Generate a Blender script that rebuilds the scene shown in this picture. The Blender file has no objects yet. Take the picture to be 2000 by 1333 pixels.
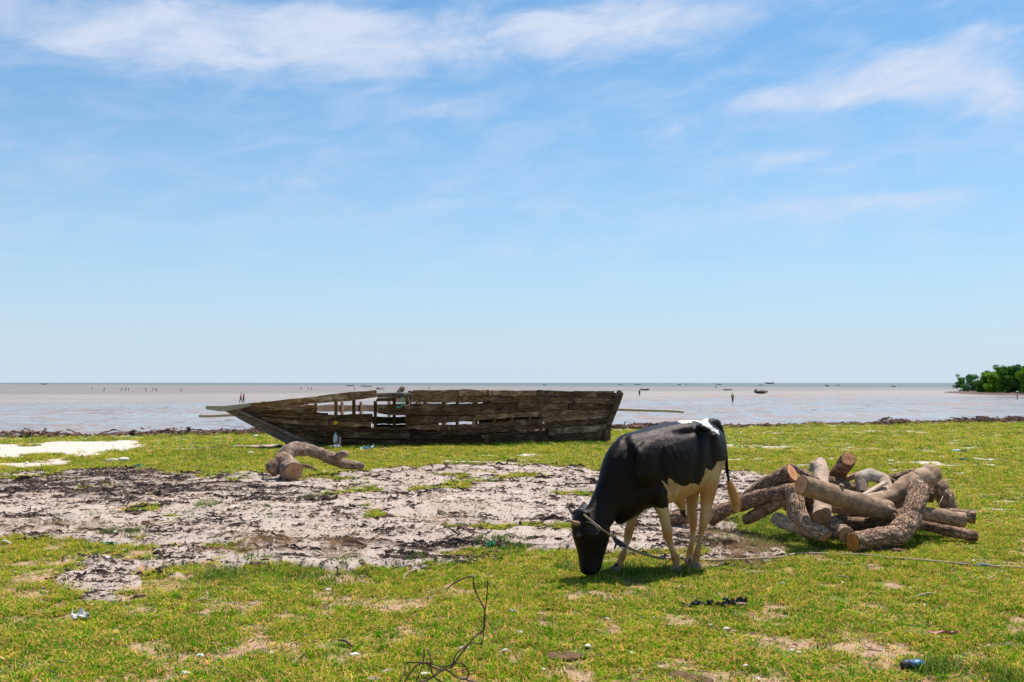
import bpy, bmesh, math, random
import numpy as np
from mathutils import Vector, Matrix, noise as mn

random.seed(7); RNG = np.random.default_rng(7)
SC = bpy.context.scene
COL = SC.collection
R = math.radians

# ------------------------------------------------------------------ camera, sky, sun
FPX = 1944.0; CAMZ = 1.55; PITCH = math.atan(81.5 / FPX)
cd = bpy.data.cameras.new('camera'); cam = bpy.data.objects.new('camera', cd); COL.objects.link(cam)
cd.sensor_width = 36; cd.lens = 36 * FPX / 2000; cd.clip_start = .05; cd.clip_end = 60000
cam.location = (0, 0, CAMZ); cam.rotation_euler = (R(90) + PITCH, 0, 0)
cd.dof.use_dof = True; cd.dof.focus_distance = 9.2; cd.dof.aperture_fstop = 5.6
SC.camera = cam
SUN_EL = R(66); SUN_AZ = R(38)      # azimuth from +Y towards +X
sl = bpy.data.lights.new('sun', 'SUN'); sl.energy = 4.8; sl.angle = R(.55); sl.color = (1, .94, .865)
so = bpy.data.objects.new('sun', sl); COL.objects.link(so)
sdir = Vector((math.sin(SUN_AZ) * math.cos(SUN_EL), math.cos(SUN_AZ) * math.cos(SUN_EL), math.sin(SUN_EL)))
so.rotation_euler = sdir.to_track_quat('Z', 'Y').to_euler(); so.location = (20, 20, 60)
SC.view_settings.view_transform = 'Standard'; SC.view_settings.look = 'None'
SC.view_settings.exposure = 0.55; SC.view_settings.gamma = 1
SC.view_settings.use_curve_mapping = False

class NT:
    """small helper round a node tree"""
    def __init__(s, tree): s.t = tree; s.n = tree.nodes; s.l = tree.links; s.n.clear()
    def new(s, kind, **kw):
        nd = s.n.new(kind)
        for k, v in kw.items(): setattr(nd, k, v)
        return nd
    def put(s, sock, v):
        if isinstance(v, bpy.types.NodeSocket): s.l.new(v, sock)
        elif v is not None: sock.default_value = v
    def math(s, op, a, b=None, c=None, clamp=False):
        nd = s.new('ShaderNodeMath', operation=op, use_clamp=clamp)
        s.put(nd.inputs[0], a); s.put(nd.inputs[1], b); s.put(nd.inputs[2], c); return nd.outputs[0]
    def vmath(s, op, a, b=None):
        nd = s.new('ShaderNodeVectorMath', operation=op)
        s.put(nd.inputs[0], a); s.put(nd.inputs[1], b)
        return nd.outputs['Value'] if op in ('LENGTH', 'DOT_PRODUCT', 'DISTANCE') else nd.outputs[0]
    def mix(s, f, a, b, mode='MIX'):
        nd = s.new('ShaderNodeMix', data_type='RGBA', blend_type=mode)
        s.put(nd.inputs[0], f)
        s.put(nd.inputs[6], c4(a)); s.put(nd.inputs[7], c4(b)); return nd.outputs[2]
    def noise(s, vec, scale, detail=4, rough=.55, dist=0, col=False):
        nd = s.new('ShaderNodeTexNoise'); s.put(nd.inputs['Vector'], vec)
        nd.inputs['Scale'].default_value = scale; nd.inputs['Detail'].default_value = detail
        nd.inputs['Roughness'].default_value = rough; nd.inputs['Distortion'].default_value = dist
        return nd.outputs[1 if col else 0]
    def voro(s, vec, scale, feature='F1', out='Distance'):
        nd = s.new('ShaderNodeTexVoronoi', feature=feature); s.put(nd.inputs['Vector'], vec)
        nd.inputs['Scale'].default_value = scale; return nd.outputs[out]
    def ramp(s, f, lo, hi, a=0., b=1.):
        nd = s.new('ShaderNodeMapRange', interpolation_type='SMOOTHSTEP'); s.put(nd.inputs[0], f)
        for i, v in enumerate((lo, hi, a, b)): nd.inputs[i + 1].default_value = v
        return nd.outputs[0]
    def scale(s, vec, v3):
        nd = s.new('ShaderNodeMapping'); s.put(nd.inputs['Vector'], vec); nd.inputs['Scale'].default_value = v3
        return nd.outputs[0]
    def attr(s, name, kind='GEOMETRY', out='Fac'):
        nd = s.new('ShaderNodeAttribute', attribute_name=name, attribute_type=kind); return nd.outputs[out]
def c4(c):
    if isinstance(c, bpy.types.NodeSocket): return c
    return tuple(c) + (1,) if len(c) == 3 else tuple(c)

# world: Nishita sky plus thin cloud veils placed by direction
W = bpy.data.worlds.new('World'); SC.world = W; W.use_nodes = True
n = NT(W.node_tree)
sky = n.new('ShaderNodeTexSky', sky_type='NISHITA'); sky.sun_disc = False
sky.sun_elevation = SUN_EL; sky.sun_rotation = SUN_AZ; sky.altitude = 0
sky.air_density = 1.0; sky.dust_density = .55; sky.ozone_density = 2.2
tc = n.new('ShaderNodeTexCoord'); D = tc.outputs['Generated']
sp = n.new('ShaderNodeSeparateXYZ'); n.put(sp.inputs[0], D)
az = n.math('ARCTAN2', sp.outputs[0], sp.outputs[1]); el = n.math('ARCSINE', sp.outputs[2])
cb = n.new('ShaderNodeCombineXYZ'); n.put(cb.inputs[0], az); n.put(cb.inputs[1], el); AE = cb.outputs[0]
rot = n.new('ShaderNodeMapping'); n.put(rot.inputs['Vector'], AE); rot.inputs['Rotation'].default_value = (0, 0, R(-7))
ROTAE = rot.outputs[0]
blobs = [(180, 55, 300, 62, 1.0), (420, 35, 170, 40, .7), (720, 92, 150, 42, 1.0), (640, 20, 130, 30, .7), (1120, 55, 260, 60, 1.05), (1380, 15, 170, 45, .5),
         (1800, 125, 170, 45, 1.1), (1590, 185, 200, 30, .75), (1960, 205, 90, 40, .8), (1530, 300, 130, 22, .75),
         (600, 355, 110, 16, .62), (880, 212, 120, 26, .62), (1280, 255, 110, 22, .65), (560, 150, 200, 30, .35),
         (900, 400, 150, 18, .55), (1500, 440, 380, 45, .58), (950, 500, 300, 25, .42), (1950, 50, 60, 18, .5), (1760, 385, 170, 16, .6), (1620, 330, 200, 12, .35)]
acc = None
for (px, py, rx, ry, s_) in blobs:
    a0 = math.atan((px - 1000) / FPX); e0 = math.atan((748 - py) / math.hypot(FPX, px - 1000))
    v = n.vmath('SUBTRACT', AE, (a0, e0, 0)); v = n.vmath('MULTIPLY', v, (FPX / rx, FPX / ry, 0))
    L2 = n.vmath('DOT_PRODUCT', v, v)
    g = n.math('MULTIPLY', n.math('EXPONENT', n.math('MULTIPLY', L2, -.8)), s_)
    acc = g if acc is None else n.math('ADD', acc, g)
cn = n.noise(n.scale(ROTAE, (4.4, 13, 1)), 2.6, 7, .62, .6)
fine = n.noise(n.scale(ROTAE, (9, 32, 1)), 3.0, 5, .6, .7)
body = n.math('ADD', n.math('MULTIPLY', cn, .7), n.math('MULTIPLY', fine, .3))
glob = n.math('MULTIPLY', n.ramp(n.noise(n.scale(AE, (1.2, 4, 1)), 1.6, 2), .45, .75), n.ramp(el, .36, .7, 0, .8))
cov = n.math('ADD', acc, glob)
dens = n.math('MULTIPLY', n.ramp(n.math('ADD', body, n.math('MULTIPLY', n.math('MINIMUM', cov, 1.15), .62)), .60, 1.32), n.ramp(cov, .02, .9), clamp=True)
veil = n.math('MULTIPLY', n.math('MULTIPLY', n.ramp(cn, .36, .74), .28), n.ramp(el, .02, .2))
dens = n.math('MINIMUM', n.math('ADD', n.math('MULTIPLY', dens, .76), veil), .9)
# haze towards the horizon whitens the sky
hz = n.math('POWER', n.math('SUBTRACT', 1, n.math('MAXIMUM', n.math('MINIMUM', el, 1), 0)), 4.8)
SKYC = n.mix(1, sky.outputs[0], (.43, .81, .96), 'MULTIPLY')
HZC = (4.45, 5.0, 6.0)
SKYC = n.mix(n.math('MULTIPLY', hz, .92), SKYC, HZC)
SKYC = n.mix(dens, SKYC, (4.75, 5.2, 6.25))
bg = n.new('ShaderNodeBackground'); n.put(bg.inputs[0], SKYC); bg.inputs[1].default_value = .1
wo = n.new('ShaderNodeOutputWorld'); n.l.new(bg.outputs[0], wo.inputs[0])

# ------------------------------------------------------------------ geometry helpers
FWD = Vector((0, math.cos(PITCH), math.sin(PITCH))); UPV = Vector((0, -math.sin(PITCH), math.cos(PITCH)))
CAM = Vector((0, 0, CAMZ))
def ray(px, py):
    return Vector(((px - 1000) / FPX, 0, 0)) + FWD + UPV * ((666.5 - py) / FPX)
def P(px, py, Y):
    d = ray(px, py); return CAM + d * (Y / d.y)
def proj(x, y, z):
    """world -> photo pixel, numpy"""
    dz = z - CAMZ; w = y * FWD.y + dz * FWD.z; v = y * UPV.y + dz * UPV.z
    w = np.where(w < .05, .05, w)
    return 1000 + FPX * x / w, 666.5 - FPX * v / w

def _hash(i, j, s):
    h = (i * 374761393 + j * 668265263 + s * 1442695041) & 0xffffffff
    h = ((h ^ (h >> 13)) * 1274126177) & 0xffffffff
    return ((h ^ (h >> 16)) & 0xffff) / 65535.0
def vn(x, y, s=0):
    xi = np.floor(x).astype(np.int64); yi = np.floor(y).astype(np.int64); fx = x - xi; fy = y - yi
    fx = fx * fx * (3 - 2 * fx); fy = fy * fy * (3 - 2 * fy)
    a = _hash(xi, yi, s); b = _hash(xi + 1, yi, s); c = _hash(xi, yi + 1, s); d = _hash(xi + 1, yi + 1, s)
    return (a * (1 - fx) + b * fx) * (1 - fy) + (c * (1 - fx) + d * fx) * fy
def fbm(x, y, s=0, o=4):
    t = 0; a = .5; m = 0
    for k in range(o):
        t = t + a * vn(x, y, s + k); m += a; x = x * 2.03 + 11.3; y = y * 2.03 + 5.7; a *= .5
    return t / m
def ss(x, a, b):
    t = np.clip((x - a) / (b - a), 0, 1); return t * t * (3 - 2 * t)

def sdpoly(x, y, poly):
    """signed distance to polygon, positive inside"""
    p = np.array(poly, float); best = np.full(np.shape(x), 1e9); inside = np.zeros(np.shape(x), bool)
    for i in range(len(p)):
        a = p[i]; b = p[(i + 1) % len(p)]; e = b - a
        t = np.clip(((x - a[0]) * e[0] + (y - a[1]) * e[1]) / (e @ e + 1e-9), 0, 1)
        best = np.minimum(best, np.hypot(x - a[0] - e[0] * t, y - a[1] - e[1] * t))
        cr = ((a[1] > y) != (b[1] > y)) & (x < (b[0] - a[0]) * (y - a[1]) / (b[1] - a[1] + 1e-12) + a[0])
        inside ^= cr
    return np.where(inside, best, -best)

# ------------------------------------------------------------------ ground zones (photo pixels of the ground plane)
SAND = [(-600, 935), (0, 931), (120, 929), (165, 913), (235, 914), (300, 927), (420, 934), (520, 926), (600, 932), (700, 922), (790, 912), (900, 908),
        (1000, 907), (1100, 908), (1180, 914), (1300, 918), (1400, 916), (1470, 930), (1520, 945), (1480, 985), (1400, 1003), (1440, 1030), (1500, 1060), (1530, 1084),
        (1430, 1100), (1330, 1096), (1230, 1092), (1150, 1083), (1040, 1082), (950, 1092), (870, 1110), (720, 1119), (640, 1121), (560, 1098), (500, 1082),
        (400, 1062), (260, 1056), (120, 1049), (0, 1044), (-600, 1050)]
WHITE = [(-400, 868), (0, 866), (60, 869), (150, 863), (245, 861), (282, 869), (240, 881), (170, 890), (80, 888), (40, 893), (-400, 897)]
WHITE2 = [(-400, 904), (60, 903), (135, 903), (120, 907), (0, 910), (-400, 912)]
EDGE = [(-3000, 868), (-600, 862), (0, 857), (200, 855), (400, 851), (560, 848), (800, 846), (1200, 839), (1300, 838), (1430, 836), (1600, 832), (1800, 828), (2000, 824), (3000, 818), (5000, 812)]
BARE = [(190, 1130, 100, 38), (60, 1150, 60, 30), (320, 1080, 150, 20), (420, 1092, 60, 16), (1100, 1288, 60, 10), (1700, 1300, 190, 26), (1840, 1330, 150, 30), (1330, 1320, 130, 30),
        (1620, 1262, 60, 10), (1770, 1260, 60, 12), (1320, 1212, 60, 12), (300, 1190, 90, 14), (900, 1150, 120, 14), (1560, 1052, 50, 10), (1290, 930, 200, 10), (530, 872, 60, 4), (1660, 878, 150, 3), (1450, 872, 80, 4), (740, 1175, 120, 14), (560, 1270, 100, 18), (1460, 1070, 80, 26)]
def edge_d(px):
    e = np.array(EDGE, float); return np.interp(px, e[:, 0], e[:, 1])
def masks(x, y):
    """sand, weed density, white sand, bare soil, beach drop (all 0..1)"""
    r = np.hypot(x, y); yy = np.maximum(y, .3)
    px, py = proj(x, yy, 0 * x)
    front = (y > 2)
    wob = (fbm(x * 1.1, y * .9, 3) - .5) * 44 + (fbm(x * 5, y * 3.5, 8) - .5) * 34
    persp = np.clip(9 / np.maximum(yy, 3), .12, 2)
    q = sdpoly(px, py, SAND) * 1.0 + wob * persp
    sand = ss(q, -6 * persp, 6 * persp) * front
    # clumps of green inside the sand and ragged sand tongues in the grass
    sand = sand * (1 - ss(fbm(x * 1.3 + 4, y * 1.3, 31), .66, .72) * .8)
    for pg in ([(300, 1056), (500, 1080), (560, 1098), (470, 1105), (380, 1100), (330, 1120), (290, 1110), (320, 1085)], [(130, 1105), (200, 1098), (260, 1112), (270, 1140), (210, 1165), (140, 1160), (105, 1135)]):
        sand = np.maximum(sand, ss(sdpoly(px, py, pg) + wob * 1.3, -8, 14) * front * .9)
    w = np.maximum(sdpoly(px, py, WHITE), sdpoly(px, py, WHITE2)) + (fbm(x * 1.1, y * 2.0, 5, 5) - .5) * 26 + (fbm(x * 4, y * 7, 25, 3) - .5) * 10
    white = ss(w, -1.5, 1.5) * front
    pf = np.zeros_like(x)
    for (bx, by, rx, ry) in ((1500, 872, 90, 5), (1460, 897, 70, 4), (1600, 893, 60, 6), (1740, 843, 110, 2.5), (1640, 845, 60, 3), (540, 873, 70, 4), (430, 877, 90, 4), (1500, 846, 80, 2.5), (380, 925, 90, 5), (1850, 905, 130, 10), (1020, 889, 90, 4), (880, 904, 120, 4)):
        pf = np.maximum(pf, np.exp(-((px - bx) / rx) ** 2 - ((py - by) / ry) ** 2))
    white = np.maximum(white, ss(fbm(x * 2.2, y * 4.5, 333, 4) + .22 * pf, .72, .76) * front * (r > 12) * .85)
    bare = np.zeros_like(x)
    for (bx, by, rx, ry) in BARE:
        g = np.exp(-((px - bx) / rx) ** 2 - ((py - by) / ry) ** 2); bare = np.maximum(bare, g)
    bare = bare * front
    soil = ss(fbm(x * 4.4, y * 3.0, 44, 5) + bare * .26 + .06 * (1 - ss(r, 6, 12)) - .05 * ss(r, 14, 20), .59, .72)
    weed = fbm(x * .9, y * 2.1, 12, 5) * .45 + fbm(x * 3, y * 8, 15, 4) * .55
    dark = np.exp(-((px - 130) / 330) ** 2 - ((py - 950) / 26) ** 2) * .30 + np.exp(-((px - 950) / 330) ** 2 - ((py - 1088) / 26) ** 2) * .25 \
        + np.exp(-((px - 1370) / 110) ** 2 - ((py - 1010) / 75) ** 2) * .17 + np.exp(-((px - 380) / 420) ** 2 - ((py - 960) / 40) ** 2) * .06 \
        - np.exp(-((px - 820) / 190) ** 2 - ((py - 1015) / 26) ** 2) * .10 + np.exp(-((px - 1120) / 110) ** 2 - ((py - 960) / 26) ** 2) * .06 \
        + np.exp(-((px - 500) / 130) ** 2 - ((py - 1040) / 26) ** 2) * .05
    weed = ss(weed + dark, .57, .78) * np.clip(sand * 1.1, 0, 1)
    dpx = (edge_d(np.where(y > 2, px, np.sign(x) * 4000)))
    ed = CAMZ * FPX / np.maximum(dpx - 748, 30)          # depth of the lawn edge along this bearing
    ed = ed + (fbm(x * .6, x * 0 + 1.5, 77) - .5) * 1.2
    drop = y - ed
    return sand, weed, white, soil, drop
def relief(x, y, m=None):
    sand, weed, white, soil, drop = m if m is not None else masks(x, y)
    h = (fbm(x * .35, y * .35, 60, 3) - .5) * .05 + (fbm(x * 2, y * 2, 63, 3) - .5) * .022
    h = h + sand * (.035 + (fbm(x * 1.3, y * 2.0, 66, 4) - .5) * .11 + (fbm(x * 8, y * 12, 69, 3) - .5) * .018)
    h = h + soil * -.008
    h = h + (fbm(x * 1.2, y * 1.2, 90, 2) - .5) * .06 * ss(np.hypot(x, y), 16, 26)
    near = np.exp(-((x - 1.5) / 1.1) ** 2 - ((y - 8.45) / .7) ** 2)       # where the cow stands
    h = h * (1 - near) - .025 * near
    pile = np.exp(-((x - 3.4) / 1.5) ** 2 - ((y - 9.9) / 1.0) ** 2); h = h * (1 - .8 * pile)
    hull = np.exp(-((x + 1.5) / 5.5) ** 4 - ((y - 25.9) / 1.8) ** 4); h = h * (1 - hull)
    return h - 2.75 * ss(drop, .1, 9.0) + .07 * np.exp(-(drop / .5) ** 2)
def gz(x, y):
    a = np.array([float(x)]); b = np.array([float(y)]); return float(relief(a, b)[0])
def G(px, py):
    z = 0
    for _ in range(4):
        d = ray(px, py); t = (z - CAMZ) / d.z; p = CAM + d * t; z = gz(p.x, p.y)
    return Vector((p.x, p.y, z))
FLATZ = -2.02
def F(px, py):      # point on the tidal flat
    d = ray(px, py); t = (FLATZ - CAMZ) / d.z; return CAM + d * t

# ------------------------------------------------------------------ object helpers
def mesh_obj(name, verts, faces, mat=None, parent=None, smooth=True, base=None, attrs=None, link=True):
    me = bpy.data.meshes.new(name)
    vv = np.asarray(verts, float).reshape(-1, 3)
    if base is not None: vv = vv - np.array(base)
    if isinstance(faces, np.ndarray):
        nv, nf, k = len(vv), len(faces), faces.shape[1]
        me.vertices.add(nv); me.vertices.foreach_set('co', vv.ravel())
        me.loops.add(nf * k); me.loops.foreach_set('vertex_index', faces.ravel().astype(np.int32))
        me.polygons.add(nf); me.polygons.foreach_set('loop_start', np.arange(nf, dtype=np.int32) * k)
        me.update(calc_edges=True)
    else:
        me.from_pydata([tuple(v) for v in vv], [], faces); me.update()
    if smooth: me.polygons.foreach_set('use_smooth', [True] * len(me.polygons))
    if mat is not None:
        for m_ in (mat if isinstance(mat, (list, tuple)) else [mat]): me.materials.append(m_)
    for k_, v in (attrs or {}).items():
        a = me.attributes.new(k_, 'FLOAT', 'POINT'); a.data.foreach_set('value', np.asarray(v, np.float32))
    o = bpy.data.objects.new(name, me)
    if link: COL.objects.link(o)
    if parent is not None: o.parent = parent
    return o
def tag(o, label=None, cat=None, group=None, kind=None):
    if label: o['label'] = label
    if cat: o['category'] = cat
    if group: o['group'] = group
    if kind: o['kind'] = kind
    return o
def empty(name, loc, label=None, cat=None, group=None):
    o = bpy.data.objects.new(name, None); COL.objects.link(o); o.location = loc; o.empty_display_size = .1
    return tag(o, label, cat, group)

def frames(pts):
    T = []
    for i in range(len(pts)):
        a = pts[max(i - 1, 0)]; b = pts[min(i + 1, len(pts) - 1)]; T.append((b - a).normalized())
    up = Vector((0, 0, 1)) if abs(T[0].z) < .9 else Vector((0, 1, 0))
    N = [(up - T[0] * up.dot(T[0])).normalized()]
    for i in range(1, len(pts)):
        v = N[-1] - T[i] * N[-1].dot(T[i]); N.append(v.normalized())
    return T, N
def catmull(ctrl, per=6):
    """ctrl: tuples (Vector, value...) -> resampled"""
    out = []; m = len(ctrl)
    arr = [np.array(list(c[0]) + list(c[1:]), float) for c in ctrl]
    for i in range(m - 1):
        p0 = arr[max(i - 1, 0)]; p1 = arr[i]; p2 = arr[i + 1]; p3 = arr[min(i + 2, m - 1)]
        for k in range(per):
            t = k / per
            out.append(.5 * ((2 * p1) + (-p0 + p2) * t + (2 * p0 - 5 * p1 + 4 * p2 - p3) * t * t + (-p0 + 3 * p1 - 3 * p2 + p3) * t ** 3))
    out.append(arr[-1]); return out
def tube(ctrl, seg=12, per=5, cap=True, squash=None, side=None, disp=None):
    """swept tube from (Vector, radius[, radius2]) control points -> verts, faces, (u,v) params"""
    rs = catmull(ctrl, per) if per > 1 else [np.array(list(c[0]) + list(c[1:]), float) for c in ctrl]
    pts = [Vector(a[:3]) for a in rs]; T, N = frames(pts)
    V = []; UV = []; Fc = []
    L = 0
    for i, a in enumerate(rs):
        if i: L += (pts[i] - pts[i - 1]).length
        r1 = max(a[3], 1e-4); r2 = max(a[4], 1e-4) if len(a) > 4 else r1
        if side is not None:
            S = (side - T[i] * side.dot(T[i])).normalized(); U_ = T[i].cross(S)
        else:
            U_ = N[i]; S = T[i].cross(U_)
        for k in range(seg):
            th = 2 * math.pi * k / seg
            rr = 1.0 if disp is None else disp(L, th, pts[i])
            V.append(pts[i] + (U_ * math.cos(th) * r1 + S * math.sin(th) * r2) * rr); UV.append((L, th))
    for i in range(len(rs) - 1):
        for k in range(seg):
            a = i * seg + k; b = i * seg + (k + 1) % seg; Fc.append((a, b, b + seg, a + seg))
    if cap:
        Fc.append(tuple(range(seg - 1, -1, -1))); e = (len(rs) - 1) * seg; Fc.append(tuple(e + k for k in range(seg)))
    return V, Fc, UV
def join(parts):
    V = []; Fc = []
    for v, f in parts:
        b = len(V); V += list(v); Fc += [tuple(i + b for i in q) for q in f]
    return V, Fc
def ellipsoid(c, ax, seg=14, rings=9):
    """ax = three Vectors"""
    V = [c + ax[2]]; Fc = []
    for i in range(1, rings):
        ph = math.pi * i / rings
        for k in range(seg):
            th = 2 * math.pi * k / seg
            V.append(c + ax[0] * (math.sin(ph) * math.cos(th)) + ax[1] * (math.sin(ph) * math.sin(th)) + ax[2] * math.cos(ph))
    V.append(c - ax[2]); e = len(V) - 1
    for k in range(seg):
        Fc.append((0, 1 + k, 1 + (k + 1) % seg)); b = 1 + (rings - 2) * seg; Fc.append((e, b + (k + 1) % seg, b + k))
    for i in range(rings - 2):
        for k in range(seg):
            a = 1 + i * seg + k; b = 1 + i * seg + (k + 1) % seg; Fc.append((a, a + seg, b + seg, b))
    return V, Fc
def remeshed(parts, voxel, smooth_it=6, factor=.5):
    V, Fc = join(parts); me = bpy.data.meshes.new('tmp'); me.from_pydata([tuple(v) for v in V], [], Fc); me.update()
    bm = bmesh.new(); bm.from_mesh(me); bmesh.ops.recalc_face_normals(bm, faces=bm.faces); bm.to_mesh(me); bm.free()
    o = bpy.data.objects.new('tmp', me); COL.objects.link(o)
    m = o.modifiers.new('r', 'REMESH'); m.mode = 'VOXEL'; m.voxel_size = voxel
    if smooth_it: s = o.modifiers.new('s', 'SMOOTH'); s.factor = factor; s.iterations = smooth_it
    dg = bpy.context.evaluated_depsgraph_get(); ev = o.evaluated_get(dg); res = bpy.data.meshes.new_from_object(ev)
    nv = len(res.vertices); co = np.empty(nv * 3); res.vertices.foreach_get('co', co); co = co.reshape(-1, 3)
    no = np.empty(nv * 3); res.vertices.foreach_get('normal', no); no = no.reshape(-1, 3)
    fc = [tuple(p.vertices) for p in res.polygons]
    bpy.data.objects.remove(o); bpy.data.meshes.remove(me); bpy.data.meshes.remove(res)
    return co, fc, no
def slab(poly, Y, t, jit=0):
    """outline in photo pixels stood up at depth Y(px,py) and given real thickness t"""
    Yf = Y if callable(Y) else (lambda a, b: Y)
    V = [P(a, b, Yf(a, b) - t / 2) for a, b in poly]
    V += [v + Vector((0, t, 0)) for v in V[:]]
    k = len(poly); Fc = [tuple(range(k - 1, -1, -1)), tuple(range(k, 2 * k))]
    Fc += [(i, (i + 1) % k, (i + 1) % k + k, i + k) for i in range(k)]
    return V, Fc
def bev(o, w=.006, seg=1):
    m = o.modifiers.new('bevel', 'BEVEL'); m.width = w; m.segments = seg; m.limit_method = 'ANGLE'; m.angle_limit = R(40); return o

# ------------------------------------------------------------------ materials
def material(name):
    m = bpy.data.materials.new(name); m.use_nodes = True; k = NT(m.node_tree)
    b = k.new('ShaderNodeBsdfPrincipled'); o = k.new('ShaderNodeOutputMaterial'); k.l.new(b.outputs[0], o.inputs[0])
    return m, k, b, o
def bump(k, b, h, dist=.01, strength=1):
    nd = k.new('ShaderNodeBump'); nd.inputs['Strength'].default_value = strength; nd.inputs['Distance'].default_value = dist
    k.put(nd.inputs['Height'], h); k.l.new(nd.outputs[0], b.inputs['Normal'])
def simple(name, a, bcol=None, rough=.7, sc=20, bd=.003, stretch=(1, 1, 1), lo=.35, hi=.65, spec=.3, rnd=0.0):
    m, k, b, o = material(name); tcn = k.new('ShaderNodeTexCoord').outputs['Object']
    v = k.scale(tcn, stretch); f = k.noise(v, sc, 6, .62)
    c = k.mix(k.ramp(f, lo, hi), a, bcol or tuple(x * .6 for x in a))
    if rnd:
        oi = k.new('ShaderNodeObjectInfo').outputs['Random']
        hsv = k.new('ShaderNodeHueSaturation'); k.put(hsv.inputs['Color'], c); k.put(hsv.inputs['Value'], k.ramp(oi, 0, 1, 1 - rnd, 1 + rnd)); c = hsv.outputs[0]
    k.put(b.inputs['Base Color'], c); b.inputs['Roughness'].default_value = rough
    b.inputs['Specular IOR Level'].default_value = spec
    if bd: bump(k, b, f, bd)
    return m

# ground
def mat_ground():
    m, k, b, o = material('shore_ground'); pos = k.new('ShaderNodeNewGeometry').outputs['Position']
    sand, weed, white, soil = [k.attr(a) for a in ('sand', 'weed', 'white', 'soil')]
    n1 = k.noise(pos, 3.0, 6, .6); n2 = k.noise(pos, 26, 5, .7); n3 = k.noise(pos, 90, 4, .7)
    st = k.noise(k.scale(pos, (1, 2.6, 1)), 9, 6, .68, .8)
    grass = k.mix(k.ramp(n1, .35, .65), (.10, .18, .010), (.19, .23, .018))
    grass = k.mix(k.ramp(n2, .42, .62), grass, (.07, .10, .015))
    tan = k.mix(k.ramp(n2, .38, .62), (.50, .30, .19), (.28, .16, .095))
    tan = k.mix(k.ramp(n3, .5, .7), tan, (.52, .41, .34))
    c = k.mix(k.math('MAXIMUM', k.math('MULTIPLY', soil, k.ramp(n2, .3, .5)), k.math('MULTIPLY', k.ramp(k.noise(pos, 11, 4, .6), .50, .60), .6)), grass, tan)
    sc_ = k.mix(k.ramp(n1, .3, .7), (.43, .345, .285), (.32, .255, .21))
    sc_ = k.mix(k.ramp(n3, .45, .75), sc_, (.56, .46, .41))
    sc_ = k.mix(k.math('MULTIPLY', k.ramp(st, .55, .65), .3), sc_, (.17, .105, .075))
    dk = k.mix(k.ramp(n3, .4, .6), (.055, .040, .038), (.15, .10, .085))
    sc_ = k.mix(k.math('MULTIPLY', weed, k.ramp(st, .36, .60)), sc_, dk)
    edge = k.math('ADD', sand, k.math('MULTIPLY', k.math('SUBTRACT', n2, .5), .9))
    c = k.mix(k.ramp(edge, .35, .62), c, sc_)
    wh = k.math('ADD', white, k.math('MULTIPLY', k.math('SUBTRACT', n2, .5), .8))
    c = k.mix(k.ramp(wh, .4, .62), c, k.mix(k.ramp(n2, .35, .65), (.60, .54, .47), (.44, .36, .29)))
    beach = k.attr('beach'); c = k.mix(beach, c, (.20, .15, .115))
    k.put(b.inputs['Base Color'], c); b.inputs['Roughness'].default_value = .95; b.inputs['Specular IOR Level'].default_value = .15
    h = k.math('ADD', k.math('MULTIPLY', n2, .6), k.math('ADD', k.math('MULTIPLY', n3, .3), st))
    bump(k, b, h, .018, .8)
    return m
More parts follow.
